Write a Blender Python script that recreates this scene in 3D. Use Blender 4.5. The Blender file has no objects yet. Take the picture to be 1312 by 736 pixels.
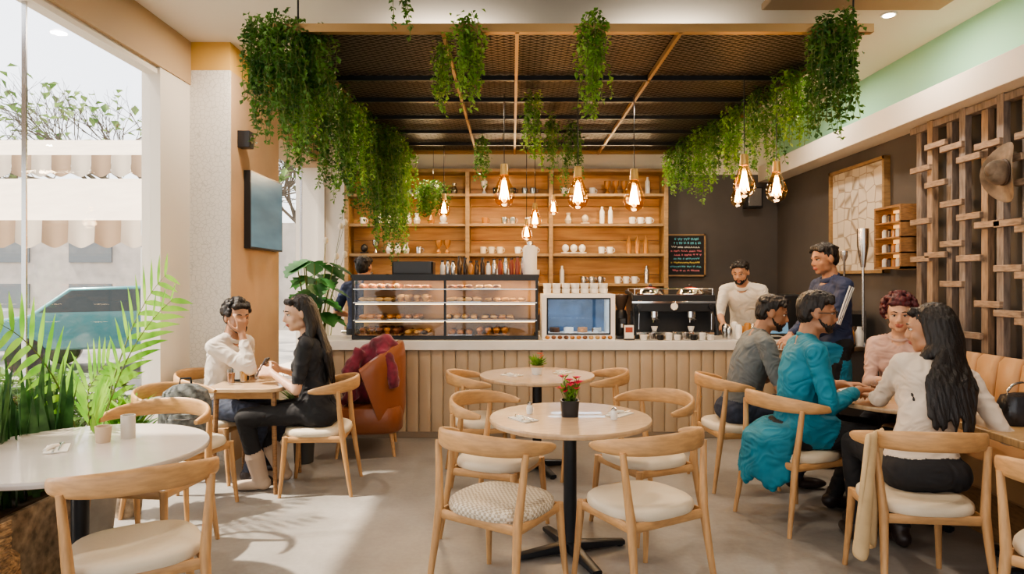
import bpy, math, random
import numpy as np
from mathutils import Vector, Matrix, noise
random.seed(11)
V=Vector
scene=bpy.context.scene
# ------------------------------------------------------------------ materials
def nt(name):
    m=bpy.data.materials.new(name); m.use_nodes=True
    return m,m.node_tree,m.node_tree.nodes['Principled BSDF']
def M(name,col,rough=.5,metal=0,ns=0,na=.15,bump=0,bs=None,emis=0,ecol=None,stretch=(1,1,1),col2=None,trans=0,coat=0,sheen=0,sss=0):
    m,t,p=nt(name)
    p.inputs['Base Color'].default_value=(*col,1)
    p.inputs['Roughness'].default_value=rough
    p.inputs['Metallic'].default_value=metal
    if coat: p.inputs['Coat Weight'].default_value=coat
    if sheen: p.inputs['Sheen Weight'].default_value=sheen
    if sss:
        p.inputs['Subsurface Weight'].default_value=sss; p.inputs['Subsurface Radius'].default_value=(1,.35,.2); p.inputs['Subsurface Scale'].default_value=.012
    if trans: p.inputs['Transmission Weight'].default_value=trans
    if emis:
        p.inputs['Emission Color'].default_value=(*(ecol or col),1)
        p.inputs['Emission Strength'].default_value=emis
    if ns or bump:
        tc=t.nodes.new('ShaderNodeTexCoord'); mp=t.nodes.new('ShaderNodeMapping')
        mp.inputs['Scale'].default_value=stretch
        t.links.new(tc.outputs['Object'],mp.inputs['Vector'])
        if ns:
            n=t.nodes.new('ShaderNodeTexNoise'); n.inputs['Scale'].default_value=ns; n.inputs['Detail'].default_value=5
            t.links.new(mp.outputs[0],n.inputs['Vector'])
            r=t.nodes.new('ShaderNodeValToRGB')
            r.color_ramp.elements[0].position=.3; r.color_ramp.elements[1].position=.7
            c2=col2 or tuple(max(0,c*(1-2*na)) for c in col)
            r.color_ramp.elements[0].color=(*c2,1); r.color_ramp.elements[1].color=(*(tuple(min(1,c*(1+na)) for c in col) if not col2 else col),1)
            t.links.new(n.outputs['Fac'],r.inputs['Fac']); t.links.new(r.outputs[0],p.inputs['Base Color'])
        if bump:
            n2=t.nodes.new('ShaderNodeTexNoise'); n2.inputs['Scale'].default_value=bs or ns; n2.inputs['Detail'].default_value=4
            t.links.new(mp.outputs[0],n2.inputs['Vector'])
            b=t.nodes.new('ShaderNodeBump'); b.inputs['Strength'].default_value=bump; b.inputs['Distance'].default_value=.01
            t.links.new(n2.outputs['Fac'],b.inputs['Height']); t.links.new(b.outputs[0],p.inputs['Normal'])
    return m
def glassM(name,col=(1,1,1),refl=.08,rough=.02):
    m=bpy.data.materials.new(name); m.use_nodes=True; t=m.node_tree; t.nodes.clear()
    o=t.nodes.new('ShaderNodeOutputMaterial'); a=t.nodes.new('ShaderNodeBsdfTransparent'); g=t.nodes.new('ShaderNodeBsdfGlossy'); x=t.nodes.new('ShaderNodeMixShader')
    a.inputs[0].default_value=(*col,1); g.inputs['Roughness'].default_value=rough; x.inputs[0].default_value=refl
    t.links.new(a.outputs[0],x.inputs[1]); t.links.new(g.outputs[0],x.inputs[2]); t.links.new(x.outputs[0],o.inputs[0]); return m
def leafM(name,c1,c2,s=9,tr=.3):
    m,t,p=nt(name)
    tc=t.nodes.new('ShaderNodeTexCoord'); n=t.nodes.new('ShaderNodeTexNoise'); n.inputs['Scale'].default_value=s
    r=t.nodes.new('ShaderNodeValToRGB'); r.color_ramp.elements[0].position=.35; r.color_ramp.elements[1].position=.65
    r.color_ramp.elements[0].color=(*c1,1); r.color_ramp.elements[1].color=(*c2,1)
    t.links.new(tc.outputs['Object'],n.inputs['Vector']); t.links.new(n.outputs['Fac'],r.inputs[0]); t.links.new(r.outputs[0],p.inputs['Base Color'])
    p.inputs['Roughness'].default_value=.45
    tl=t.nodes.new('ShaderNodeBsdfTranslucent'); t.links.new(r.outputs[0],tl.inputs[0])
    x=t.nodes.new('ShaderNodeMixShader'); x.inputs[0].default_value=tr
    t.links.new(p.outputs[0],x.inputs[1]); t.links.new(tl.outputs[0],x.inputs[2]); t.links.new(x.outputs[0],t.nodes['Material Output'].inputs[0])
    return m
oak=M('oak_wood',(.54,.31,.14),.42,ns=5,na=.10,stretch=(3,3,14),bump=.05,bs=20)
oakl=M('oak_wood_legs',(.54,.31,.14),.42,ns=5,na=.12,stretch=(12,12,1.2))
oak_dark=M('walnut_wood',(.30,.16,.07),.45,ns=6,na=.2,stretch=(3,3,12))
tabletop=M('tabletop_oak',(.62,.43,.26),.22,ns=4,na=.08,stretch=(1.5,14,1),coat=.4)
tabletop_w=M('tabletop_marble_white',(.60,.54,.49),.22,ns=3,na=.05,coat=.3)
cream=M('cream_leather',(.64,.55,.42),.5,bump=.15,bs=60)
black=M('black_powdercoat',(.012,.014,.018),.4)
blackp=M('black_plastic',(.02,.02,.022),.3)
steel=M('brushed_steel',(.55,.55,.55),.25,1)
chrome=M('chrome',(.8,.8,.8),.1,1)
brass=M('brass',(.50,.33,.13),.35,.8)
bronze=M('bronze_beam',(.30,.19,.08),.45,.4)
white=M('white_ceramic',(.8,.78,.74),.3)
whitep=M('white_paint',(.70,.64,.56),.7,bump=.04,bs=40)
ceilp=M('ceiling_paint',(.74,.67,.58),.8)
tanp=M('tan_paint',(.42,.29,.17),.7)
yellow_tint=M('ochre_light_tint',(.62,.37,.11),.65)  # yellow light on the column top, put into its colour
beigep=M('beige_plaster',(.52,.35,.22),.75,ns=3,na=.04,bump=.05,bs=30)
darkp=M('charcoal_paint',(.085,.075,.070),.6,ns=2,na=.08)
mint=M('mint_light_tint',(.34,.64,.46),.7)  # green cove lighting painted into the upper wall colour
glass=glassM('window_glass',refl=.04)
glass2=glassM('clear_glass',(.97,.99,1),.08)
glass3=glassM('case_glass',(.98,.99,1),.035)
paper=M('paper',(.8,.76,.68),.8)
# ------------------------------------------------------------------ mesh builder
class MB:
    def __init__(s): s.v=[];s.f=[];s.m=[];s.mats=[];s.cur=0;s.T=None
    def mat(s,m):
        if m not in s.mats: s.mats.append(m)
        s.cur=s.mats.index(m); return s
    def add(s,vs,fs):
        o=len(s.v)
        if s.T is not None: vs=[s.T@V(p) for p in vs]
        s.v.extend([tuple(p) for p in vs]); s.f.extend([tuple(i+o for i in f) for f in fs]); s.m.extend([s.cur]*len(fs)); return s
    def box(s,c,d,rz=0,R=None):
        R=R or Matrix.Rotation(rz,3,'Z'); c=V(c); h=V(d)/2
        vs=[c+R@V((sx*h.x,sy*h.y,sz*h.z)) for sx in(-1,1) for sy in(-1,1) for sz in(-1,1)]
        return s.add(vs,[(0,1,3,2),(4,6,7,5),(0,4,5,1),(2,3,7,6),(0,2,6,4),(1,5,7,3)])
    def bb(s,a,b): return s.box([(a[i]+b[i])/2 for i in range(3)],[abs(b[i]-a[i]) for i in range(3)])
    def sweep(s,pts,wh,up=(0,0,1),n=10,p=1,closed=False,caps=True):
        pts=[V(q) for q in pts]; N=len(pts); vs=[];up0=V(up)
        for i,q in enumerate(pts):
            if closed: t=pts[(i+1)%N]-pts[i-1]
            else: t=pts[min(i+1,N-1)]-pts[max(i-1,0)]
            t.normalize(); u=up0
            if abs(t.dot(u))>.97: u=V((1,0,0)) if abs(t.x)<.9 else V((0,1,0))
            sd=t.cross(u).normalized(); uu=sd.cross(t).normalized()
            w=wh[i] if isinstance(wh,list) else wh
            if not isinstance(w,(tuple,list)): w=(w,w)
            for k in range(n):
                a=2*math.pi*k/n; c=math.cos(a); d=math.sin(a)
                c=math.copysign(abs(c)**p,c); d=math.copysign(abs(d)**p,d)
                vs.append(q+sd*w[0]*c+uu*w[1]*d)
        fs=[]
        for i in range(N if closed else N-1):
            j=(i+1)%N
            for k in range(n):
                l=(k+1)%n; fs.append((i*n+k,i*n+l,j*n+l,j*n+k))
        if caps and not closed:
            fs.append(tuple(range(n-1,-1,-1))); fs.append(tuple((N-1)*n+k for k in range(n)))
        return s.add(vs,fs)
    def cyl(s,a,b,r0,r1=None,n=14): return s.sweep([a,b],[r0,r0 if r1 is None else r1],n=n)
    def lathe(s,prof,c=(0,0,0),n=24,sx=1,sy=1,p=1):
        vs=[]
        for r,z in prof:
            for k in range(n):
                a=2*math.pi*k/n; x=math.cos(a); y=math.sin(a)
                x=math.copysign(abs(x)**p,x); y=math.copysign(abs(y)**p,y)
                vs.append((c[0]+r*sx*x,c[1]+r*sy*y,c[2]+z))
        fs=[]
        for i in range(len(prof)-1):
            for k in range(n):
                l=(k+1)%n; fs.append((i*n+k,i*n+l,(i+1)*n+l,(i+1)*n+k))
        fs.append(tuple(range(n-1,-1,-1))); fs.append(tuple((len(prof)-1)*n+k for k in range(n)))
        return s.add(vs,fs)
    def ell(s,c,r,R=None,nu=14,nv=9):
        c=V(c); vs=[];fs=[]
        if not isinstance(r,(tuple,list)): r=(r,r,r)
        R=R or Matrix.Identity(3)
        vs.append(c+R@V((0,0,-r[2])))
        for j in range(1,nv):
            ph=-math.pi/2+math.pi*j/nv
            for k in range(nu):
                a=2*math.pi*k/nu
                vs.append(c+R@V((r[0]*math.cos(ph)*math.cos(a),r[1]*math.cos(ph)*math.sin(a),r[2]*math.sin(ph))))
        vs.append(c+R@V((0,0,r[2])))
        for k in range(nu): fs.append((0,1+(k+1)%nu,1+k))
        for j in range(nv-2):
            for k in range(nu):
                l=(k+1)%nu; a=1+j*nu; b=a+nu
                fs.append((a+k,a+l,b+l,b+k))
        T=len(vs)-1; a=1+(nv-2)*nu
        for k in range(nu): fs.append((a+k,a+(k+1)%nu,T))
        return s.add(vs,fs)
    def capsule(s,p0,p1,r0,r1,n=12):
        p0=V(p0);p1=V(p1); d=(p1-p0); L=d.length
        if L<1e-5: return s.ell(p0,max(r0,r1))
        d/=L; pts=[];rs=[]
        for a in (-.99,-.85,-.55,0): pts.append(p0+d*(a*r0)); rs.append(r0*math.sqrt(1-a*a))
        for a in (0,.55,.85,.99): pts.append(p1+d*(a*r1)); rs.append(r1*math.sqrt(1-a*a))
        u=V((0,0,1)) if abs(d.z)<.9 else V((1,0,0))
        return s.sweep(pts,rs,up=u,n=n)
    def leaf(s,p,d,L,W,up=V((0,0,1)),fold=.25):
        d=d.normalized(); sd=d.cross(up)
        if sd.length<1e-3: sd=V((1,0,0))
        sd.normalize(); nn=sd.cross(d)
        return s.add([p,p+d*L*.45+sd*W*.5+nn*W*fold,p+d*L,p+d*L*.45-sd*W*.5+nn*W*fold],[(0,1,2),(0,2,3)])
    def blade(s,p,d,L,W,droop=.5,n=5,up=V((0,0,1)),wp=.8):
        d=d.normalized(); q=V(p); vs=[]
        for i in range(n+1):
            t=i/n; sd=d.cross(up)
            if sd.length<1e-3: sd=V((1,0,0))
            sd.normalize(); w=W*.5*max(.04,math.sin(math.pi*min(1,(t*.9+.1))**wp)) if i<n else W*.02
            vs+= [q+sd*w,q-sd*w]
            q=q+d*L/n; d=(d+V((0,0,-droop/n))).normalized()
        return s.add(vs,[(2*i,2*i+1,2*i+3,2*i+2) for i in range(n)])
    def obj(s,name,loc=(0,0,0),rz=0,bevel=0,ang=38,parent=None,smooth=True):
        me=bpy.data.meshes.new(name); me.from_pydata(s.v,[],s.f)
        for m in s.mats: me.materials.append(m)
        me.polygons.foreach_set('material_index',s.m)
        me.polygons.foreach_set('use_smooth',[smooth]*len(s.f))
        me.update()
        if smooth and ang<180: me.set_sharp_from_angle(angle=math.radians(ang))
        o=bpy.data.objects.new(name,me); scene.collection.objects.link(o)
        o.location=loc; o.rotation_euler=(0,0,rz)
        if bevel:
            b=o.modifiers.new('bevel','BEVEL'); b.width=bevel; b.segments=2; b.limit_method='ANGLE'; b.angle_limit=math.radians(40)
        if parent: o.parent=parent
        return o
def face_rz(d): return math.atan2(-d[0],d[1])
def empty(name,loc=(0,0,0),rz=0):
    e=bpy.data.objects.new(name,None); e.empty_display_size=.1; scene.collection.objects.link(e); e.location=loc; e.rotation_euler=(0,0,rz); return e
# ------------------------------------------------------------------ room shell
XL,XR,YB,YF,ZC=-2.62,3.4,8.6,-2.5,3.45
# floor
fm,t,p=nt('polished_concrete')
tc=t.nodes.new('ShaderNodeTexCoord')
n1=t.nodes.new('ShaderNodeTexNoise'); n1.inputs['Scale'].default_value=1.3; n1.inputs['Detail'].default_value=8; n1.inputs['Roughness'].default_value=.65
n2=t.nodes.new('ShaderNodeTexNoise'); n2.inputs['Scale'].default_value=35
r=t.nodes.new('ShaderNodeValToRGB'); r.color_ramp.elements[0].position=.3; r.color_ramp.elements[1].position=.72
r.color_ramp.elements[0].color=(.25,.235,.22,1); r.color_ramp.elements[1].color=(.41,.39,.365,1)
mx=t.nodes.new('ShaderNodeMixRGB'); mx.blend_type='MULTIPLY'; mx.inputs[0].default_value=.25
t.links.new(tc.outputs['Object'],n1.inputs['Vector']); t.links.new(tc.outputs['Object'],n2.inputs['Vector'])
t.links.new(n1.outputs['Fac'],r.inputs[0]); t.links.new(r.outputs[0],mx.inputs[1]); t.links.new(n2.outputs['Fac'],mx.inputs[2]); t.links.new(mx.outputs[0],p.inputs['Base Color'])
mr=t.nodes.new('ShaderNodeMapRange'); mr.inputs['To Min'].default_value=.22; mr.inputs['To Max'].default_value=.42
t.links.new(n1.outputs['Fac'],mr.inputs[0]); t.links.new(mr.outputs[0],p.inputs['Roughness'])
MB().mat(fm).bb((XL-.15,YF,-.1),(XR+.15,YB+.15,0)).obj('floor')
MB().mat(ceilp).bb((XL-.15,YF,ZC),(XR+.15,YB+.15,ZC+.12)).obj('ceiling')
MB().mat(whitep).bb((XL-.15,YB,0),(1.92,YB+.15,ZC)).bb((1.92,YB,2.86),(XR+.15,YB+.15,ZC)).mat(darkp).bb((1.92,YB,0),(XR+.15,YB+.15,2.86)).obj('wall_back')
MB().mat(darkp).bb((XR,YF,0),(XR+.15,YB,2.85)).mat(mint).bb((XR,YF,2.85),(XR+.15,YB,ZC)).obj('wall_right')
MB().mat(whitep).bb((3.15,YF,2.76),(XR,YB,2.96)).obj('trim_1',bevel=.004)
XW=-2.36
b=MB().mat(tanp).bb((XL-.15,YF,3.1),(XL,5.48,ZC)).mat(whitep).bb((XL-.15,YF,0),(XL,5.02,.1))
b.bb((XL-.15,5.02,0),(XL-.01,5.48,3.1))
b.mat(tanp).bb((XL-.15,6.62,2.95),(XW,YB,ZC)).mat(whitep).bb((XL-.15,6.62,0),(XW,YB,.5))
b.obj('wall_left')
tex,t,p=nt('textured_wallpaper'); p.inputs['Base Color'].default_value=(.72,.68,.62,1)
vo=t.nodes.new('ShaderNodeTexVoronoi'); vo.inputs['Scale'].default_value=28; vo.feature='DISTANCE_TO_EDGE'; tc=t.nodes.new('ShaderNodeTexCoord'); t.links.new(tc.outputs['Object'],vo.inputs['Vector'])
rr=t.nodes.new('ShaderNodeValToRGB'); rr.color_ramp.elements[0].color=(.55,.52,.48,1); rr.color_ramp.elements[1].color=(.74,.70,.65,1); rr.color_ramp.elements[1].position=.08
t.links.new(vo.outputs[0],rr.inputs[0]); t.links.new(rr.outputs[0],p.inputs['Base Color'])
b=MB().mat(tex).bb((XL-.14,5.48,0),(-2.302,5.5,3.22)).mat(beigep).bb((XL-.14,5.5,0),(-2.30,6.62,3.22)).mat(yellow_tint).bb((XL-.14,5.48,3.22),(-2.30,6.62,ZC))
b.obj('column')
b=MB().mat(glass).bb((XL-.09,YF,.1),(XL-.08,5.02,3.1)).mat(steel)
for y in (-1.2,1.25,3.72): b.bb((XL-.095,y-.006,.1),(XL-.07,y+.006,3.1))
b.mat(whitep).bb((XL-.12,YF,3.05),(XL-.03,5.02,3.1))
b.obj('window_1')
b=MB().mat(glass).bb((XW-.07,6.62,.5),(XW-.06,YB,2.95)).mat(whitep)
for y in (6.65,YB-.06): b.bb((XW-.1,y-.03,.5),(XW-.02,y+.03,2.95))
b.mat(steel).bb((XW-.075,7.7,.5),(XW-.05,7.715,2.95))
b.obj('window_2')
b=MB().mat(whitep).bb((XL-.15,YF-.1,2.9),(XR+.15,YF,ZC)).mat(black)
for x in (XL-.1,-1.1,.4,1.9,XR): b.bb((x-.03,YF-.07,0),(x+.03,YF-.02,2.9))
b.mat(glass).bb((XL-.1,YF-.05,0),(XR,YF-.04,2.9)).obj('window_3')
b=MB()
dl=M('downlight_lens',(1,.9,.75),.4,emis=25)
for x,y in ((-1.9,2.6),(-1.9,5.2),(2.75,4.9),(2.65,6.6),(.6,2.2),(2.7,2.6)):
    b.mat(white).lathe([(.055,0),(.055,-.012),(.04,-.012)],(x,y,ZC),20); b.mat(dl).lathe([(.038,-.013),(.038,-.015)],(x,y,ZC),16)
b.obj('ceiling_downlights')
MB().mat(tanp).bb((1.75,4.0,ZC-.05),(3.0,4.72,ZC-.001)).obj('ceiling_air_vent',bevel=.01)
# ------------------------------------------------------------------ counter
flute=M('counter_fluted_leather',(.44,.34,.235),.6,ns=2,na=.05,bump=.06,bs=50)
b=MB().mat(flute)
X0,X1=-1.95,2.75; W=.115; n=int((X1-X0)/W); W=(X1-X0)/n
vs=[];K=10
prof=[]
for i in range(n):
    for k in range(K):
        a=math.pi*k/K; prof.append((X0+W*(i+.5-.5*math.cos(a)),6.42-.024*math.sin(a)**.45))
prof.append((X1,6.42))
for x,y in prof: vs+=[(x,y,.06),(x,y,.84)]
b.add(vs,[(2*i,2*i+2,2*i+3,2*i+1) for i in range(len(prof)-1)])
b.bb((X0,6.42,.0),(X1,7.0,.84)).mat(M('counter_kick',(.25,.2,.15),.6)).bb((X0,6.40,0),(X1,6.42,.06))
b.mat(M('white_stone_top',(.74,.71,.66),.25,ns=6,na=.04)).bb((X0-.03,6.37,.84),(X1+.03,7.02,.93))
b.obj('service_counter',bevel=.004)
b=MB().mat(whitep).bb((-2.0,7.95,0),(1.9,8.24,.88)).mat(steel).bb((-2.02,7.93,.88),(1.9,8.24,.91)).obj('back_work_counter',bevel=.004)
# display case
pastry=[M('pastry_golden',(.50,.20,.035),.45,ns=25,na=.3),M('pastry_brown',(.20,.07,.02),.5,ns=25,na=.3),M('pastry_cream',(.62,.36,.12),.5,ns=20,na=.2),M('pastry_chocolate',(.05,.02,.01),.35)]
root=empty('pastry_display_case',(0,0,0))
b=MB().mat(black)
x0,x1,y0,y1,z0,z1=-1.53,.24,6.46,6.96,.932,1.53
for x in (x0,(x0+x1)/2,x1):
    b.bb((x-.012,y0-.0,z0),(x+.012,y0+.02,z1-.0)); b.bb((x-.012,y1-.02,z0),(x+.012,y1,z1))
for z in (z0+.02,z1-.01):
    b.bb((x0-.012,y0-.005,z-.018),(x1+.012,y0+.02,z+.018)); b.bb((x0-.012,y1-.02,z-.018),(x1+.012,y1,z+.018))
    for x in (x0,x1): b.bb((x-.012,y0,z-.018),(x+.012,y1,z+.018))
b.bb((x0-.02,y0-.01,z1),(x1+.02,y1+.01,z1+.03))
b.mat(steel)
for z in (1.12,1.29,1.42): b.bb((x0,y0-.004,z-.006),(x1,y0+.006,z+.003))
b.mat(glass3)
for z in (1.12,1.29,1.42): b.bb((x0,y0+.02,z-.004),(x1,y1-.02,z+.001))
b.bb((x0,y0+.002,z0),(x1,y0+.006,z1))
for x in (x0,x1): b.bb((x-.003,y0,z0),(x+.003,y1,z1))
b.mat(M('case_back_warm',(.50,.27,.11),.5)).bb((x0,y1-.03,z0),(x1,y1-.022,z1))
b.mat(M('case_led',(1,.68,.32),.5,emis=7)).bb((x0+.02,y0+.03,z1-.012),(x1-.02,y0+.045,z1-.004))
for z in (1.105,1.275): b.bb((x0+.02,y0+.014,z-.003),(x1-.02,y0+.018,z+.001))
b.obj('case_frame',parent=root)
b=MB(); tray=M('wooden_tray',(.3,.17,.07),.5)
for zi,z in enumerate((.97,1.122,1.292,1.422)):
    x=x0+.07
    while x<x1-.07:
        kind=random.choice([0,1,2,3]) if zi else random.choice([0,2,3]); xx=x
        grp=random.randint(3,5); k0=random.choice(pastry[:3]); 
        w=grp*.085
        if xx+w>x1-.04: break
        if abs((xx+w/2)-(x0+x1)/2)<w/2+.01: x+=.05; continue
        b.mat(random.choice([steel,tray,tray])).bb((xx-.035,y0+.05,z),(xx+w-.05,y1-.08,z+.007))
        for g in range(grp):
            for row in range(3):
                c=(xx+g*.082+random.uniform(-.006,.006),y0+.10+row*.13,z+.02)
                b.mat(k0 if random.random()<.75 else random.choice(pastry))
                if kind==0:
                    pts=[(c[0]+.036*math.sin(a),c[1]+.02*math.cos(a)-.01,c[2]+.006) for a in [q*.3-1.5 for q in range(11)]]
                    b.sweep(pts,[.005+.017*math.sin(math.pi*q/10)*(1+.12*(q%2)) for q in range(11)],n=7)
                elif kind==1:
                    b.sweep([(c[0]+.023*math.cos(a),c[1]+.023*math.sin(a),c[2]+.004) for a in [q*math.pi/5 for q in range(10)]],.014,n=7,closed=True)
                elif kind==2:
                    b.lathe([(.02,-.012),(.027,.02),(.034,.026),(.03,.042),(.014,.053),(.001,.055)],c,10)
                else:
                    b.ell((c[0],c[1],c[2]+.006),(.033,.045,.024),nu=10,nv=6)
        x+=w+.02
b.obj('pastries',parent=root)
# glass front fridge
root=empty('countertop_fridge')
b=MB().mat(white); x0,x1,y0,y1,z0,z1=.29,1.0,6.5,6.96,.932,1.37
b.bb((x0,y0,z0),(x1,y1,z0+.05)).bb((x0,y0,z1-.04),(x1,y1,z1)).bb((x0,y0,z0+.05),(x0+.05,y1,z1-.04)).bb((x1-.05,y0,z0+.05),(x1,y1,z1-.04)).bb((x0+.05,y1-.03,z0+.05),(x1-.05,y1,z1-.04))
b.mat(M('fridge_blue_glow',(.03,.08,.16),.5,emis=.3,ns=5,na=.4)).bb((x0+.05,y1-.04,z0+.05),(x1-.05,y1-.031,z1-.04))
b.mat(glass3).bb((x0+.05,y0+.005,z0+.05),(x1-.05,y0+.01,z1-.04)).bb((x0+.05,y0+.05,z0+.2),(x1-.05,y1-.05,z0+.205))
b.mat(black).bb((x0+.045,y0-.006,z0+.045),(x1-.045,y0,z0+.06)).bb((x0+.045,y0-.006,z1-.05),(x1-.045,y0,z1-.035)).bb((x0+.045,y0-.006,z0+.045),(x0+.06,y0,z1-.035)).bb((x1-.06,y0-.006,z0+.045),(x1-.045,y0,z1-.035))
for i in range(4):
    b.mat([pastry[3],white,pastry[0],steel][i]).lathe([(.05,0),(.05,.045),(.046,.05),(.001,.05)],(x0+.14+i*.14,y0+.26,z0+.05),18)
b.obj('fridge_body',parent=root,bevel=.004)
MB().mat(M('fridge_led',(.6,.85,1),.5,emis=8)).bb((x0+.06,y0+.03,z1-.05),(x1-.06,y0+.045,z1-.042)).obj('led_strip',parent=root)
b=MB().mat(white)
for i in range(7):
    for j in range(2):
        for k in range(2):
            b.lathe([(.025,0),(.034,.012),(.038,.05),(.036,.052),(.03,.012),(.001,.01)],(.35+i*.093,6.62+j*.12,1.372+k*.05),14)
b.obj('stacked_cups')
b=MB().mat(white).bb((.3,6.39,.932),(.98,6.48,.94))
for i in range(11): b.mat(random.choice(pastry[:3])).ell((.34+i*.06,6.435,.957),(.024,.028,.018))
b.obj('cookie_tray')
# espresso machine
wood_acc=M('red_lacquer',(.45,.05,.03),.3)
b=MB()
x0,x1,y0,y1=1.18,1.98,6.5,6.94
b.mat(black).bb((x0,y0+.04,1.2),(x1,y1,1.36)).bb((x0,y0+.2,.98),(x1,y1,1.2))
b.mat(chrome).bb((x0,y0,.98),(x1,y0+.32,1.0)).bb((x0-.01,y0+.035,1.28),(x1+.01,y0+.05,1.30))
b.mat(steel)
for i in range(20): b.bb((x0+.02+i*.04,y0+.01,1.0),(x0+.03+i*.04,y0+.2,1.005))
b.mat(black)
for x in (x0+.04,x1-.04):
    for y in (y0+.05,y1-.05): b.cyl((x,y,.932),(x,y,.98),.022)
for x in (x0+.0,x1): b.sweep([(x,y0,.97),(x,y0+.02,1.15),(x,y0+.1,1.36),(x,y1,1.38)],[(.012,.03)]*4,n=8)
for gx in (x0+.22,x1-.22):
    b.mat(chrome).cyl((gx,y0+.1,1.2),(gx,y0+.1,1.14),.04,.042,20).cyl((gx,y0+.1,1.14),(gx,y0+.1,1.115),.036,.03,20)
    b.mat(blackp).sweep([(gx,y0+.08,1.13),(gx,y0-.02,1.125),(gx,y0-.08,1.115)],[.009,.013,.016],n=8)
    b.mat(chrome).sweep([(gx-.01,y0+.1,1.115),(gx-.01,y0+.1,1.09)],.006,n=6)
    b.mat(white).lathe([(.02,0),(.034,.045),(.032,.046),(.018,.005)],(gx,y0+.1,1.006),14)
for gx in (x0+.05,x1-.05):
    b.mat(chrome).sweep([(gx,y0+.04,1.22),(gx,y0-.02,1.18),(gx-.01,y0-.03,1.03)],.005,n=6); b.mat(blackp).cyl((gx,y0+.04,1.25),(gx,y0-.01,1.25),.02)
b.mat(white).cyl((x0+.4,y0+.045,1.25),(x0+.4,y0+.03,1.25),.035,.035,20); b.mat(chrome).sweep([(x0+.4+.036*math.cos(a),y0+.03,1.25+.036*math.sin(a)) for a in [k*math.pi/8 for k in range(16)]],.004,closed=True,n=6)
b.mat(chrome).sweep([(x0+.02,y0+.06,1.42),(x1-.02,y0+.06,1.42),(x1-.02,y1-.02,1.42),(x0+.02,y1-.02,1.42)],.006,n=6,closed=True)
for x,y in ((x0+.02,y0+.06),(x1-.02,y0+.06),(x1-.02,y1-.02),(x0+.02,y1-.02)): b.cyl((x,y,1.36),(x,y,1.42),.005)
b.mat(wood_acc).ell((x0+.2,y0+.2,1.36),(.13,.12,.08)).ell((x1-.2,y0+.2,1.36),(.13,.12,.08)); b.mat(chrome)
for cx in (x0+.2,x1-.2):
    b.lathe([(.135,0),(.135,.012),(.10,.06),(.09,.062)],(cx,y0+.2,1.365),24); b.mat(blackp).ell((cx,y0+.2,1.45),.02); b.mat(chrome)
b.obj('espresso_machine',bevel=.003)
b=MB().mat(blackp).bb((1.03,6.55,.932),(1.14,6.8,.96)).lathe([(.06,0),(.065,.03),(.065,.2),(.05,.25)],(1.085,6.7,.96),20).bb((1.06,6.56,1.08),(1.11,6.66,1.13))
b.mat(M('smoked_glass',(.06,.04,.03),.1)).lathe([(.035,0),(.075,.12),(.075,.15),(.05,.16)],(1.085,6.7,1.21),20)
b.mat(chrome).cyl((1.085,6.6,1.08),(1.085,6.6,1.04),.02)
b.obj('coffee_grinder')
b=MB().mat(blackp)
b.bb((-1.18,6.6,1.562),(-.78,6.85,1.575))
for (a,c) in (((-1.18,6.6),(-.78,6.615)),((-1.18,6.835),(-.78,6.85)),((-1.18,6.6),(-1.165,6.85)),((-.795,6.6),(-.78,6.85))): b.bb((a[0],a[1],1.575),(c[0],c[1],1.69))
b.mat(paper)
for i in range(8): b.bb((-1.15+i*.045,6.63,1.575),(-1.12+i*.045,6.82,1.68))
b.obj('black_crate',bevel=.003)
bcols=[M('jar_dark',(.05,.03,.02),.15),M('jar_amber',(.4,.18,.05),.15),white,M('jar_red',(.25,.06,.04),.3),steel]
b=MB()
for i in range(15):
    x=-.70+i*.058; h=random.uniform(.11,.17); yy=6.7+random.uniform(-.06,.06)
    b.mat(random.choice(bcols)).lathe([(.022,0),(.024,.01),(.024,h*.7),(.014,h*.85),(.014,h)],(x,yy,1.562),12); b.mat(blackp).lathe([(.016,h),(.016,h+.015),(.001,h+.016)],(x,yy,1.562),10)
b.obj('condiment_bottles')
b=MB().mat(white).lathe([(.07,0),(.07,.26),(.05,.29),(.001,.295)],(.18,6.72,1.562),20).mat(steel).lathe([(.03,.29),(.03,.33),(.001,.332)],(.18,6.72,1.562),14)
b.obj('beverage_dispenser')
# counter clutter
b=MB()
for i in range(8):
    x=2.12+(i%4)*.09; y=6.55+(i//4)*.12; b.mat([steel,white,bcols[1],steel][i%4]).lathe([(.028,0),(.034,.05),(.034,.10+.02*(i%3)),(.02,.12+.02*(i%3))],(x,y,.932),14)
b.obj('milk_jugs_and_jars')
b=MB().mat(blackp).box((1.12,6.43,.94),(.10,.06,.012)); b.mat(paper).box((1.12,6.425,1.01),(.09,.006,.13)); b.mat(M('menu_print',(.35,.08,.05),.8)).box((1.12,6.421,1.03),(.07,.003,.05)); b.obj('menu_card_stand')
b=MB()
for i in range(9):
    b.mat([white,steel,blackp,white][i%4]).lathe([(.026,0),(.032,.01),(.034,.05+.02*(i%2)),(.03,.05+.02*(i%2)),(.02,.01)],(1.26+i*.08,6.42,.932),14)
b.obj('takeaway_cups')
b=MB().mat(blackp).bb((2.52,6.5,.932),(2.66,6.62,.95)).box((2.59,6.58,1.06),(.24,.02,.17),R=Matrix.Rotation(-.3,3,'X')).mat(M('pos_screen',(.1,.2,.3),.2,emis=.5)).box((2.59,6.567,1.058),(.22,.004,.15),R=Matrix.Rotation(-.3,3,'X')); b.obj('till_tablet')
b=MB()
for i in range(16):
    x=.35+i*.095; b.mat(bcols[(i*3)%5]).lathe([(.035,0),(.04,.02),(.04,.16+.03*(i%3)),(.02,.2+.03*(i%3)),(.02,.23+.03*(i%3))],(x,8.08,.912),12)
b.obj('counter_canisters')
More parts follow.
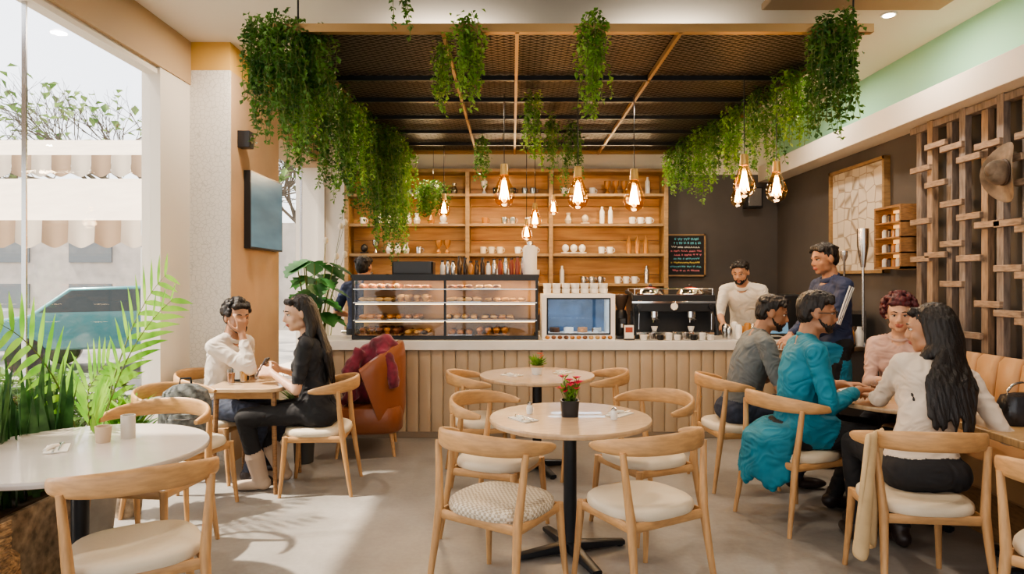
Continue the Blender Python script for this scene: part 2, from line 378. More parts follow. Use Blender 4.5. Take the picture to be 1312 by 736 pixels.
b=MB().mat(blackp).bb((-.3,8.0,.912),(.05,8.2,1.25)).mat(steel).bb((-.28,7.99,.95),(.03,8.0,1.2)).obj('microwave_oven',bevel=.01)
# ------------------------------------------------------------------ back shelving
plank,t,p=nt('shelf_back_planks')
tc=t.nodes.new('ShaderNodeTexCoord'); mp=t.nodes.new('ShaderNodeMapping'); mp.inputs['Scale'].default_value=(1,4,9)
n1=t.nodes.new('ShaderNodeTexNoise'); n1.inputs['Scale'].default_value=2.2; n1.inputs['Detail'].default_value=6
t.links.new(tc.outputs['Object'],mp.inputs[0]); t.links.new(mp.outputs[0],n1.inputs['Vector'])
r=t.nodes.new('ShaderNodeValToRGB'); r.color_ramp.elements[0].position=.3;r.color_ramp.elements[1].position=.7; r.color_ramp.elements[0].color=(.36,.175,.06,1); r.color_ramp.elements[1].color=(.62,.36,.14,1)
t.links.new(n1.outputs['Fac'],r.inputs[0]); t.links.new(r.outputs[0],p.inputs['Base Color'])
shelfw=M('shelf_wood',(.30,.19,.09),.5,ns=4,na=.15,stretch=(2,4,9))
b=MB().mat(plank)
for i in range(9): b.bb((-2.04,8.55,.93+i*.217),(1.9,8.585,.93+i*.217+.213))
b.mat(shelfw)
for x in (-2.04,-.55,.48,1.9): b.bb((x-.025,8.26,.0),(x+.025,8.56,2.86))
for z in (1.45,1.82,2.19,2.56): b.bb((-2.04,8.28,z-.018),(1.9,8.56,z+.018))
b.bb((-2.06,8.25,2.84),(1.92,8.57,2.88))
b.obj('wall_shelving_unit',bevel=.003)
b=MB()
def vase(x,y,z,k):
    if k==0: b.lathe([(.03,0),(.045,.05),(.02,.11),(.03,.14)],(x,y,z),12)
    elif k==1: b.lathe([(.035,0),(.04,.08),(.038,.085),(.03,.01)],(x,y,z),12); b.sweep([(x+.038+.022*math.sin(a),y,z+.045-.025*math.cos(a)) for a in [q*math.pi/6 for q in range(7)]],.005,n=5)
    elif k==2: b.lathe([(.025,0),(.03,.02),(.008,.06),(.04,.12),(.042,.17)],(x,y,z),12)
    elif k==3: b.lathe([(.05,0),(.055,.015),(.055,.02)],(x,y,z),14); b.ell((x,y,z+.07),(.045,.045,.05))
    else: b.lathe([(.03,0),(.03,.16),(.015,.19),(.015,.22)],(x,y,z),12)
for z in (1.468,1.838,2.208,2.578):
    for sec in ((-1.95,-.65),(-.45,.38),(.6,1.8)):
        x=sec[0]+random.uniform(.02,.12)
        while x<sec[1]-.05:
            k=random.choice([0,1,1,2,3,4]); b.mat(random.choice([white,white,white,steel,bcols[1],blackp,cream]))
            for r in range(random.randint(1,3)):
                if x<sec[1]-.05: vase(x,8.4,z,k); x+=.105
            x+=random.uniform(.03,.2)
b.obj('shelf_crockery')
# chalkboard
cb=MB().mat(black).bb((1.97,8.55,1.57),(2.45,8.598,2.08)).mat(M('chalk_slate',(.025,.025,.028),.8,ns=4,na=.3)).bb((1.985,8.545,1.585),(2.435,8.55,2.065))
cols=[M('chalk_%d'%i,c,.9) for i,c in enumerate([(.8,.78,.72),(.8,.25,.3),(.2,.6,.7),(.75,.6,.15)])]
for row in range(9):
    z=2.03-row*.05; x=2.01+random.uniform(0,.06); cm=cols[random.choice([0,0,1,2,3])]
    while x<2.39:
        cb.mat(cm); w=random.uniform(.012,.03); zz=z+random.uniform(-.004,.004)
        cb.sweep([(x+w*q/4,8.543,zz+(.012 if row>1 else .018)*math.sin(q*2+row+x*9)) for q in range(5)],.0038,n=4); x+=w+random.choice([.004,.004,.02])
cb.mat(shelfw)
for a,c in (((1.955,8.54,1.555),(1.975,8.598,2.095)),((2.445,8.54,1.555),(2.465,8.598,2.095)),((1.955,8.54,2.075),(2.465,8.598,2.095)),((1.955,8.54,1.555),(2.465,8.598,1.575))): cb.bb(a,c)
cb.obj('chalkboard_menu')
# ------------------------------------------------------------------ right wall stuff
hexm,t,p=nt('hexagon_tile')
tc=t.nodes.new('ShaderNodeTexCoord'); vo=t.nodes.new('ShaderNodeTexVoronoi'); vo.feature='DISTANCE_TO_EDGE'; vo.inputs['Scale'].default_value=7; vo.inputs['Randomness'].default_value=.35
t.links.new(tc.outputs['Object'],vo.inputs['Vector']); r=t.nodes.new('ShaderNodeValToRGB'); r.color_ramp.elements[0].color=(.28,.22,.16,1); r.color_ramp.elements[1].color=(.58,.52,.44,1); r.color_ramp.elements[1].position=.05
t.links.new(vo.outputs[0],r.inputs[0]); t.links.new(r.outputs[0],p.inputs['Base Color']); p.inputs['Roughness'].default_value=.3
MB().mat(hexm).bb((3.37,6.06,1.6),(3.399,7.05,2.6)).mat(shelfw).bb((3.34,6.03,1.57),(3.399,6.06,2.63)).bb((3.34,7.05,1.57),(3.399,7.08,2.63)).bb((3.34,6.03,2.6),(3.399,7.08,2.63)).bb((3.34,6.03,1.57),(3.399,7.08,1.6)).obj('hexagon_tile_panel')
b=MB().mat(oak_dark)
y0,y1,z0,z1=5.56,5.97,1.60,2.12
b.bb((3.22,y0,z0),(3.39,y1,z0+.02)).bb((3.22,y0,z1),(3.39,y1,z1+.02)).bb((3.22,y0,z0),(3.39,y0+.02,z1)).bb((3.22,y1-.02,z0),(3.39,y1,z1))
for z in (1.73,1.86,1.99): b.bb((3.22,y0,z),(3.39,y1,z+.012))
b.mat(M('warm_backlight',(1,.55,.2),.5,emis=.8)).bb((3.38,y0,z0),(3.395,y1,z1))
for z in (1.62,1.742,1.872,2.002):
    for i in range(5): b.mat(bcols[(i*2)%3]).lathe([(.025,0),(.025,.06),(.012,.075)],(3.28,y0+.06+i*.07,z),10)
b.obj('spice_wall_shelf')
b=MB().mat(darkp).bb((2.88,5.9,0),(3.38,8.3,.88)).mat(steel).bb((2.86,5.88,.88),(3.39,8.3,.92)).obj('side_work_counter',bevel=.004)
b=MB()
b.mat(steel).bb((2.92,6.25,.922),(3.3,6.65,1.22)).mat(blackp).bb((2.9,6.28,.98),(2.92,6.62,1.18)).bb((2.95,6.24,.96),(3.27,6.25,1.19)).mat(chrome).sweep([(2.88,6.3,1.2),(2.88,6.6,1.2)],.008,n=6)
b.obj('toaster_oven',bevel=.01)
b=MB().mat(steel).lathe([(.10,0),(.10,.32),(.08,.36),(.02,.38)],(3.1,6.9,.922),24).mat(blackp).cyl((3.0,6.9,1.0),(2.94,6.9,1.0),.014).ell((3.1,6.9,1.32),.025)
b.obj('hot_water_urn')
b=MB().mat(steel).lathe([(.05,0),(.05,.02),(.012,.03),(.012,.7)],(3.18,6.08,.922),12).lathe([(.02,.7),(.05,.9),(.05,1.05)],(3.18,6.08,.922),16).lathe([(.05,0),(.05,.02),(.010,.03),(.010,.75),(.03,.8),(.03,.85)],(3.02,6.1,.922),12)
b.obj('steel_funnel_stand')
b=MB().mat(blackp).bb((2.92,7.2,.922),(3.3,7.7,1.35)).mat(steel).bb((2.9,7.25,1.0),(2.92,7.65,1.3))
b.obj('coffee_brewer',bevel=.01)
b=MB()
for i in range(9):
    b.mat(bcols[i%5]).lathe([(.03,0),(.035,.02),(.035,.12),(.02,.15),(.02,.17)],(2.92+.08*(i%3),5.95+.08*(i//3),.922),12)
b.obj('syrup_bottles')
MB().mat(blackp).bb((2.95,8.42,2.42),(3.15,8.59,2.68)).mat(steel).bb((2.97,8.415,2.44),(3.13,8.42,2.66)).obj('wall_speaker',bevel=.01)
MB().mat(blackp).bb((-2.30,5.62,2.62),(-2.2,5.72,2.76)).mat(steel).cyl((-2.2,5.67,2.69),(-2.195,5.67,2.69),.035).obj('wall_speaker',bevel=.01)
tv,t,p=nt('tv_screen_image')
tc=t.nodes.new('ShaderNodeTexCoord'); mp=t.nodes.new('ShaderNodeMapping'); mp.inputs['Scale'].default_value=(1,1,4); n1=t.nodes.new('ShaderNodeTexNoise'); n1.inputs['Scale'].default_value=1.2; n1.inputs['Detail'].default_value=3
t.links.new(tc.outputs['Object'],mp.inputs[0]); t.links.new(mp.outputs[0],n1.inputs['Vector']); r=t.nodes.new('ShaderNodeValToRGB'); r.color_ramp.elements[0].position=.3;r.color_ramp.elements[1].position=.75
r.color_ramp.elements[0].color=(.05,.11,.15,1); r.color_ramp.elements[1].color=(.10,.20,.26,1); t.links.new(n1.outputs['Fac'],r.inputs[0]); t.links.new(r.outputs[0],p.inputs['Base Color']); t.links.new(r.outputs[0],p.inputs['Emission Color']); p.inputs['Emission Strength'].default_value=.6; p.inputs['Roughness'].default_value=.3
MB().mat(blackp).bb((-2.30,5.76,1.78),(-2.245,6.56,2.45)).mat(tv).bb((-2.246,5.775,1.795),(-2.243,6.545,2.435)).obj('wall_television')
# lattice
latw=M('weathered_lattice_wood',(.36,.25,.17),.7,ns=5,na=.2,stretch=(10,10,1.5)); latg=M('grey_lattice_wood',(.26,.21,.18),.7,ns=5,na=.2,stretch=(10,10,1.5)); lath=M('lattice_crosspiece_wood',(.34,.24,.17),.7,ns=5,na=.2,stretch=(3,3,12))
b=MB(); random.seed(5)
y=3.0;i=0; ys=[]
while y<5.55:
    b.mat(latg if i%3 else latw).box((3.31+.03*(i%2),y,1.85),(.05,.065,1.82)); ys.append(y); y+=.19; i+=1
for i in range(len(ys)-1):
    z=1.05+random.uniform(0,.3)
    while z<2.65:
        b.mat(lath).box((3.275,ys[i]+.095,z),(.03,.25,.045)); z+=random.choice([.3,.42,.55])
b.mat(latg).bb((3.29,2.95,2.70),(3.37,5.55,2.75)).bb((3.29,2.95,.93),(3.37,5.55,.98))
b.obj('wooden_lattice_screen',bevel=.003)
sc=M('worn_hat_felt',(.25,.19,.14),.8,ns=8,na=.35,bump=.3,bs=20); sc2=M('hat_band_leather',(.07,.04,.025),.6)
b=MB().mat(sc); vs=[];fs=[]; NN=28
for j in range(5):
    rr=.07+.032*j
    for k in range(NN):
        a=2*math.pi*k/NN; vs.append((3.245-.012*j*math.cos(2*a)*.9-.005*j,4.42+rr*.75*math.cos(a),2.215+rr*math.sin(a)))
fs=[(j*NN+k,j*NN+(k+1)%NN,(j+1)*NN+(k+1)%NN,(j+1)*NN+k) for j in range(4) for k in range(NN)]
b.add(vs,fs).ell((3.20,4.42,2.215),(.085,.062,.085)).ell((3.15,4.40,2.23),(.05,.03,.05)); b.mat(sc2).ell((3.235,4.42,2.215),(.02,.068,.09))
b.obj('hanging_felt_hat')
# banquette
leather=M('tan_leather',(.50,.29,.14),.4,bump=.12,bs=45,coat=.15)
b=MB().mat(leather); y=2.6
while y<5.3:
    b.sweep([(3.2,y+.1,.44),(3.2,y+.1,.6),(3.215,y+.1,.8),(3.23,y+.1,.96),(3.235,y+.1,1.0)],[(.09,.05),(.098,.075),(.099,.075),(.099,.065),(.085,.035)],up=(1,0,0),n=16,p=.6); y+=.2
b.lathe([(.92,.28),(1,.3),(1,.42),(.96,.455),(.85,.465)],(2.98,3.96,0),40,sx=.26,sy=1.36,p=.25)
b.mat(oak_dark).bb((2.78,2.62,0),(3.22,5.3,.28))
b.obj('banquette_bench')
# ------------------------------------------------------------------ pergola
PX0,PX1,PY0,PY1,PZ=-1.36,2.14,4.06,7.96,3.0
root=empty('ceiling_pergola')
b=MB().mat(bronze)
b.bb((PX0-.08,PY0-.02,PZ),(PX1+.04,PY0+.03,PZ+.05)); b.bb((PX0,PY1-.03,PZ),(PX1,PY1,PZ+.05))
for x in (PX0,-.43,.02,1.01,PX1-.03): b.bb((x,PY0,PZ-.005),(x+.022,PY1,PZ+.03))
b.mat(black)
b.bb((PX0,5.0,PZ-.005),(PX1,5.03,PZ+.03))
for y in (5.6,6.2,6.8,7.4): b.bb((PX0,y,PZ-.005),(PX1,y+.03,PZ+.03))
b.obj('beams',parent=root)
vs=[];fs=[]
for d in (1,-1):
    c=-8
    while c<8:
        y_at=lambda x:PY0+d*(x-c)*.6
        xs=sorted([c,c+d*(PY1-PY0)/.6]); xa=max(PX0,xs[0]); xb=min(PX1,xs[1])
        if xb-xa>.05:
            A=V((xa,y_at(xa),PZ+.035)); B=V((xb,y_at(xb),PZ+.035)); sd=V((B-A).cross(V((0,0,1)))).normalized()*.0045; o=len(vs)
            vs+=[A+sd,A-sd,B-sd,B+sd]; fs.append((o,o+1,o+2,o+3))
        c+=.085
MB().mat(M('mesh_wire',(.13,.115,.10),.45,.5)).add(vs,fs).obj('expanded_mesh',parent=root,smooth=False)
MB().mat(M('dark_mesh_backing',(.02,.017,.016),.8,ns=3,na=.4)).bb((PX0,PY0+.03,PZ+.05),(PX1,PY1,PZ+.06)).obj('backing_panel',parent=root)
b=MB().mat(black)
for x in (PX0+.05,PX1-.05):
    for y in (PY0+.05,PY1-.05): b.cyl((x,y,PZ+.04),(x,y,ZC),.006)
b.obj('hanger_rods',parent=root)
# ------------------------------------------------------------------ pendant bulbs
fil=M('bulb_filament',(1,.55,.15),.5,emis=90); bglass=glassM('amber_bulb_glass',(1,.80,.5),.12)
glow=M('bulb_warm_core',(1,.6,.2),.5,emis=22)
def bulb(x,y,z,s=1,top=3.03):
    b=MB().mat(blackp).cyl((x,y,z+.12*s),(x,y,top),.004,n=6).mat(brass).cyl((x,y,z+.08*s),(x,y,z+.135*s),.022*s,.018*s)
    b.mat(bglass).lathe([(.02*s,.08*s),(.03*s,.05*s),(.052*s,0),(.055*s,-.03*s),(.042*s,-.065*s),(.015*s,-.082*s),(.001,-.083*s)],(x,y,z),20)
    b.mat(fil)
    for k in range(6):
        a=k*math.pi/3; b.sweep([(x+.008*s*math.cos(a),y+.008*s*math.sin(a),z+.05*s),(x+.024*s*math.cos(a),y+.024*s*math.sin(a),z-.045*s)],.0018*s,n=5)
    b.mat(glow).ell((x,y,z-.0*s),(.015*s,.015*s,.045*s))
    b.obj('pendant_bulb')
    L=bpy.data.lights.new('bulb_light','POINT'); L.energy=5; L.color=(1,.62,.3); L.shadow_soft_size=.06
    o=bpy.data.objects.new('bulb_light',L); o.location=(x,y,z-.13*s); scene.collection.objects.link(o)
for a in ((-.064,5.5,2.24,1.6),(.54,5.5,2.22,1.6),(1.0,5.5,2.2,1.6),(.24,7.0,2.15,1.2),(-.75,7.4,2.3,1.2),(1.73,5.0,2.24,1.5),(1.97,5.0,2.2,1.4),(2.02,6.0,2.26,1.2),(.45,7.3,2.3,1),(.15,6.9,2.0,1)): bulb(*a)
# ------------------------------------------------------------------ hanging ivy
ivy=leafM('ivy_leaf',(.03,.10,.02),(.12,.26,.05)); ivy2=leafM('ivy_leaf_bright',(.08,.21,.025),(.25,.44,.08)); stem=M('plant_stem',(.12,.16,.04),.7)
def ivyc(x,y,ztop,ln,sp,nst,m=ivy,sz=.036,sy=None,name='hanging_ivy'):
    b=MB(); sy=sp if sy is None else sy; nst=int(nst*1.3); sz*=1.1
    for k in range(nst):
        a=random.uniform(0,6.28); rr=random.random()**.5
        p=V((x+math.cos(a)*sp*rr*.6,y+math.sin(a)*sy*rr*.6,ztop+random.uniform(-.04,.05))); q=V((x+math.cos(a)*sp*rr,y+math.sin(a)*sy*rr,p.z-.08))
        L=ln*random.uniform(.35,1)**1.0*(1-.25*rr); pts=[p,q]; steps=int(L/.05)+1; wx=random.uniform(-.4,.4);wy=random.uniform(-.4,.4)
        for i in range(steps): q=q+V((wx*.012+random.uniform(-.012,.012),wy*.012+random.uniform(-.012,.012),-.05)); pts.append(q)
        b.mat(stem).sweep(pts,.002,n=3,caps=False); b.mat(m)
        for i in range(len(pts)-1):
            for j in range(4 if i<5 else 3):
                c=pts[i].lerp(pts[i+1],random.random()); s=sz*random.uniform(.6,1.15)
                if i<3: c=c+V((random.uniform(-.03,.03),random.uniform(-.03,.03),random.uniform(0,.05)))
                d=V((random.uniform(-1,1),random.uniform(-1,1),random.uniform(-1,.1)))
                b.leaf(c,d,s,s*.75,up=V((random.uniform(-.4,.4),random.uniform(-.4,.4),1)))
    b.obj(name)
random.seed(3)
ivyc(-1.36,4.08,3.04,.80,.17,48); ivyc(-1.18,4.15,3.02,.5,.10,20); ivyc(-1.52,4.05,3.05,.62,.10,20); ivyc(-1.5,4.75,3.0,.75,.10,18)
ivyc(-.28,4.04,3.06,.46,.12,26,ivy2,.034); ivyc(-.46,4.3,2.98,.42,.05,9,ivy2,.034)
ivyc(.49,4.04,3.06,.60,.09,24,ivy2,.034)
ivyc(1.93,4.04,3.06,.74,.16,48)
ivyc(-.62,3.7,3.42,.62,.035,9,ivy,.036)
ivyc(.17,5.4,2.98,.62,.08,16,ivy2,.034); ivyc(.58,6.5,2.98,.62,.08,14); ivyc(-.32,7.0,2.98,.42,.08,12); ivyc(.36,6.1,2.96,.5,.07,12)
for i in range(9):
    y=4.45+i*.42; ivyc(-1.38,y,3.0,.62+.09*i+random.uniform(-.08,.1),.13,28,ivy if i%3 else ivy2,.038)
for y in (6.6,7.1,7.6): ivyc(-1.25+random.uniform(-.1,.1),y,2.98,1.15,.13,26,ivy2 if y>7 else ivy,.036)
for i in range(7):
    y=4.9+i*.46; ivyc(2.05-.03*i,y,3.0,.42+random.uniform(0,.25),.15,26,ivy if i%2 else ivy2,.036)
ivyc(-.92,7.85,2.62,.3,.2,34,ivy,.045,name='hanging_fern_basket')
MB().mat(blackp).cyl((-.92,7.85,2.6),(-.92,7.85,3.03),.003,n=5).obj('basket_cord')
# ------------------------------------------------------------------ furniture
wov,t,p=nt('woven_cord_seat'); p.inputs['Base Color'].default_value=(.70,.60,.46,1)
tc=t.nodes.new('ShaderNodeTexCoord'); ck=t.nodes.new('ShaderNodeTexChecker'); ck.inputs['Scale'].default_value=75; ck.inputs['Color1'].default_value=(.70,.62,.50,1); ck.inputs['Color2'].default_value=(.42,.34,.24,1)
t.links.new(tc.outputs['Object'],ck.inputs['Vector']); t.links.new(ck.outputs[0],p.inputs['Base Color']); bp=t.nodes.new('ShaderNodeBump'); bp.inputs['Distance'].default_value=.004; t.links.new(ck.outputs['Fac'],bp.inputs['Height']); t.links.new(bp.outputs[0],p.inputs['Normal'])
def chair(x,y,d,seat=cream,name='dining_chair',wood=oak):
    b=MB().mat(oakl)
    for s in (-1,1):
        b.sweep([(s*.235,.225,0),(s*.222,.205,.2),(s*.21,.19,.415)],[.0125,.017,.021],n=12)
        b.sweep([(s*.245,-.265,0),(s*.23,-.225,.25),(s*.222,-.2,.42),(s*.236,-.185,.58),(s*.25,-.175,.735)],[.0125,.018,.022,.018,.015],n=12)
    b.mat(wood)
    for s in (-1,1):
        b.sweep([(s*.21,.19,.395),(s*.222,-.2,.395)],[(.011,.022)]*2,n=10,p=.7)
    b.sweep([(-.21,.19,.395),(.21,.19,.395)],[(.011,.022)]*2,n=10,p=.7); b.sweep([(-.222,-.2,.395),(.222,-.2,.395)],[(.011,.022)]*2,n=10,p=.7)
    pts=[];wh=[];N=25
    for i in range(N):
        t=-1+2*i/(N-1); a=t*math.radians(104)
        pts.append((.288*math.sin(a),-.04-.235*math.cos(a),.735+.035*(1-abs(t)**1.5)))
        h=.016+.032*(1-abs(t)**2.2); 
        if abs(t)>.95: h=.012
        wh.append((.0125,h))
    b.sweep(pts,wh,n=12,p=.75)
    b.mat(seat).lathe([(.9,.408),(.98,.415),(1.0,.43),(.985,.45),(.93,.462),(.75,.468),(.4,.466),(.01,.464)],(0,0,0),36,sx=.238,sy=.228,p=.72)
    return b.obj(name,(x,y,0),face_rz(d),ang=50)
def round_table(x,y,r,top=tabletop,h=.75,name='round_table'):
    b=MB().mat(top).lathe([(r-.02,-.032),(r-.004,-.026),(r,-.014),(r,-.006),(r-.004,0),(.01,0)],(0,0,h),64)
    b.mat(black).cyl((0,0,.03),(0,0,h-.03),.036,n=20).lathe([(.11,0),(.11,-.012)],(0,0,h-.032),20)
    for k in range(4):
        a=k*math.pi/2; c,s=math.cos(a),math.sin(a)
        b.sweep([(c*.02,s*.02,.04),(c*.18,s*.18,.03),(c*.33,s*.33,.02)],[(.034,.03),(.03,.022),(.026,.014)],n=10,p=.5)
        b.cyl((c*.31,s*.31,0),(c*.31,s*.31,.02),.018)
    return b.obj(name,(x,y,0),.35,ang=40)
round_table(.32,3.7,.445); round_table(.2,5.37,.46)
chair(-.05,3.24,(.55,.83),wov); chair(.62,3.26,(-.5,.86))
chair(-.08,4.02,(.8,-.35)); chair(.80,4.08,(-.8,-.4))
chair(-.22,5.15,(.9,.15)); chair(.62,5.2,(-.9,.1))
round_table(-1.93,3.0,.53,tabletop_w)
chair(-1.5,2.68,(-.55,.85)); chair(-1.98,3.66,(-.1,-1))
# rattan chair
rat=M('rattan_weave',(.45,.28,.14),.6,ns=40,na=.35,bump=.8,bs=60,stretch=(1,1,3))
b=MB().mat(rat)
for z in [.25+.028*i for i in range(18)]:
    R=.26+.03*math.sin((z-.25)*3); a0=math.radians(200-(z>.62)*25); pts=[]
    N=22
    for i in range(N):
        a=-math.pi/2-a0/2+a0*i/(N-1); pts.append((R*math.cos(a),R*math.sin(a)*.95+.02,z))
    b.sweep(pts,[(.009,.014)]*N,n=6)
for k in range(13):
    a=-math.pi/2+(k-6)*math.radians(15); b.sweep([(.25*math.cos(a),.24*math.sin(a)+.02,.22),(.285*math.cos(a),.27*math.sin(a)+.02,.5),(.27*math.cos(a),.26*math.sin(a)+.02,.74)],.008,n=6)
b.lathe([(.25,.38),(.27,.4),(.27,.43),(.24,.45),(.01,.45)],(0,0,0),26)
b.mat(oak_dark)
for sx in (-1,1):
    for sy in (-1,1): b.cyl((sx*.22,sy*.2,0),(sx*.19,sy*.17,.39),.014,.018)
b.obj('rattan_chair',(-2.12,2.44,0),face_rz((.2,1)))
b=MB().mat(tabletop).lathe([(.98,-.03),(1,-.024),(1,-.004),(.99,0),(.01,0)],(0,0,.75),40,sx=.27,sy=.33,p=.35)
b.mat(oak_dark)
for sx in (-1,1):
    for sy in (-1,1): b.sweep([(sx*.22,sy*.27,0),(sx*.20,sy*.25,.72)],[.014,.02],n=8)
b.mat(oak).bb((-.2,-.27,.67),(.2,-.25,.72)).bb((-.2,.25,.67),(.2,.27,.72))
b.obj('square_cafe_table',(-1.88,4.98,0))
chair(-1.40,4.88,(-1,-.08)); chair(-2.27,5.16,(1,-.1)); chair(-2.14,4.38,(.96,-.25))
round_table(2.5,4.3,.48)
tt=M('thick_oak_top',(.50,.32,.16),.35,ns=4,na=.15,stretch=(2,12,2))
b=MB().mat(tt).bb((2.38,3.02,.71),(2.98,3.8,.75)).mat(black)
b.bb((2.62,3.35,.04),(2.7,3.43,.71)).bb((2.45,3.36,0),(2.9,3.42,.04)).bb((2.63,3.1,0),(2.69,3.72,.04)).bb((2.47,3.2,.69),(2.88,3.6,.71))
b.obj('rectangular_dining_table',bevel=.006)
chair(1.78,4.22,(.85,.3)); chair(1.66,5.0,(.95,.1)); chair(1.97,3.30,(.1,1)); chair(2.26,2.62,(.75,.6))
# rust armchair
rust=M('rust_leather',(.25,.08,.03),.42,bump=.12,bs=40,coat=.2)
b=MB().mat(rust)
b.lathe([(.9,.2),(1,.23),(1,.36),(.95,.42),(.6,.44)],(0,0,0),32,sx=.33,sy=.31,p=.4)
pts=[];wh=[]
for i in range(17):
    a=math.radians(-175+170*i/16) ; pts.append((.32*math.cos(a),.29*math.sin(a)*1.0,.53+.10*math.sin(math.pi*i/16)))
b.sweep(pts,[(.045,.24+.10*math.sin(math.pi*i/16)) for i in range(17)],n=14,p=.55)
b.mat(oak)
for sx in (-1,1):
    for sy in (-1,1): b.cyl((sx*.27,sy*.24,0),(sx*.24,sy*.21,.22),.012,.02)
b.obj('leather_armchair',(-1.28,5.95,0),face_rz((-1,-.15)),ang=60)
mar=M('maroon_fabric',(.17,.015,.035),.85,ns=12,na=.3,sheen=.3)
b=MB().mat(mar)
b.ell((-1.2,5.9,.72),(.19,.17,.26)).ell((-1.12,5.86,.93),(.13,.13,.1)).sweep([(-1.3,5.78,.9),(-1.38,5.72,.72),(-1.36,5.7,.52),(-1.45,5.72,.46)],[.06,.075,.065,.05],n=12).sweep([(-1.1,5.75,.9),(-1.04,5.72,.75),(-1.0,5.7,.58)],[.06,.06,.05],n=12).ell((-1.3,5.9,.55),(.2,.18,.14))
o=b.obj('maroon_hooded_jacket',ang=180)
rm=o.modifiers.new('r','REMESH'); rm.mode='VOXEL'; rm.voxel_size=.014; rm.use_smooth_shade=True
sm=o.modifiers.new('s','SMOOTH'); sm.iterations=6
tx=bpy.data.textures.new('folds','CLOUDS'); tx.noise_scale=.09
dm=o.modifiers.new('d','DISPLACE'); dm.texture=tx; dm.strength=.05; dm.mid_level=.5
# ------------------------------------------------------------------ small table items
def flowerpot_black(x,y,z):
    b=MB().mat(blackp).lathe([(.045,0),(.052,.09),(.045,.09),(.04,.06),(.001,.06)],(x,y,z),4*6,p=.45)
    pk=M('pink_petal',(.75,.04,.12),.5); gr=ivy2
    for k in range(30):
        a=random.uniform(0,6.28); r=random.uniform(.01,.05); top=V((x+math.cos(a)*r*1.3,y+math.sin(a)*r*1.3,z+random.uniform(.13,.21)))
        b.mat(stem).sweep([(x+math.cos(a)*r*.4,y+math.sin(a)*r*.4,z+.06),top],.0018,n=4)
        if k%2:
            b.mat(pk)
            for j in range(6): b.leaf(top,V((math.cos(j*1.05),math.sin(j*1.05),.5)),.030,.025)
        b.mat(gr)
        for j in range(3): b.leaf(top.lerp(V((x,y,z+.06)),random.random()),V((random.uniform(-1,1),random.uniform(-1,1),.6)),.045,.02)
    b.obj('potted_pink_flowers')
flowerpot_black(.32,3.72,.75)
b=MB().mat(white).lathe([(.04,0),(.05,.07),(.044,.07),(.04,.05),(.001,.05)],(.2,5.37,.75),20); b.mat(M('terracotta_rim',(.5,.35,.2),.6)).lathe([(.051,.06),(.055,.06),(.055,.075),(.05,.075)],(.2,5.37,.75),20); b.mat(ivy2)
for k in range(90): b.leaf(V((.2,5.37,.81)),V((random.uniform(-1,1),random.uniform(-1,1),random.uniform(.3,1.5))),random.uniform(.06,.13),.025)
b.mat(M('orange_bloom',(.7,.15,.06),.5))
for k in range(8):
    c=V((.2+random.uniform(-.05,.05),5.37+random.uniform(-.05,.05),.90+random.uniform(-.02,.02)))
    for j in range(5): b.leaf(c,V((math.cos(j*1.25),math.sin(j*1.25),.4)),.018,.015)
b.obj('potted_bloom')
def napkin(x,y,z,rz):
    b=MB().mat(paper); R=Matrix.Rotation(rz,4,'Z'); b.T=Matrix.Translation((x,y,z))@R
    b.bb((-.045,-.08,0),(.045,.08,.006)).sweep([(-.04,-.05,.01),(-.02,0,.014),(0,.05,.01)],[.008,.012,.006],n=8)
    b.mat(steel).bb((-.012,-.09,.006),(-.004,.07,.009)).sweep([(.012,-.08,.012),(.012,.04,.012),(.012,.08,.012)],[(.003,.002),(.003,.002),(.011,.003)],n=8)
    b.obj('napkin_and_cutlery')
for a in ((.06,3.62,.751,.6),(.60,3.75,.751,-.7),(.0,5.3,.751,.9),(.42,5.45,.751,-.8),(-2.02,2.98,.751,.5)): napkin(*a)
def shaker(x,y,z):
    MB().mat(white).lathe([(.017,0),(.02,.03),(.014,.05)],(x,y,z),14).mat(steel).lathe([(.015,.05),(.015,.06),(.006,.068)],(x,y,z),14).obj('salt_shaker')
shaker(.10,3.78,.751); shaker(.55,3.62,.751); shaker(-1.95,5.13,.751)
b=MB().mat(M('beige_cork_cup',(.62,.47,.33),.7)).lathe([(.03,0),(.036,.075),(.031,.075),(.027,.01)],(-1.9,3.12,.75),20).mat(M('frosted_candle',(.6,.55,.48),.4)).lathe([(.032,0),(.032,.11),(.027,.11),(.027,.02)],(-1.83,3.2,.75),20)
b.obj('table_candle_cups')
def tumbler(x,y,z,r=.03,h=.11,liq=None,name='drinking_glass'):
    b=MB().mat(glass2).lathe([(r*.8,0),(r,h),(r*.93,h),(r*.75,.008),(.001,.008)],(x,y,z),20)
    if liq: b.mat(liq).lathe([(r*.74,.009),(r*.88,h*.75),(.001,h*.75)],(x,y,z),16)
    b.obj(name)
coffee=M('iced_coffee',(.25,.10,.04),.2); water=M('tea_liquid',(.5,.25,.06),.15)
tumbler(-2.03,4.85,.751,liq=coffee); tumbler(-1.98,4.95,.751,liq=water); tumbler(2.32,4.2,.751,liq=water); tumbler(2.42,4.06,.751,liq=coffee); tumbler(2.5,4.25,.751,.034,.13,coffee); tumbler(2.62,4.12,.751); tumbler(2.37,4.36,.751,.04,.09,coffee)
b=MB().mat(blackp).bb((-2.09,5.0,.751),(-1.99,5.08,.765)).bb((-2.09,5.0,.765),(-2.08,5.08,.86)).bb((-2.0,5.0,.765),(-1.99,5.08,.86)).mat(paper).bb((-2.075,5.005,.765),(-2.005,5.075,.88)); b.obj('napkin_holder')
MB().mat(white).lathe([(.06,0),(.1,.012),(.095,.015),(.001,.008)],(2.3,4.5,.751),26).mat(pastry[0]).ell((2.3,4.5,.775),(.05,.04,.02)).obj('dessert_plate')
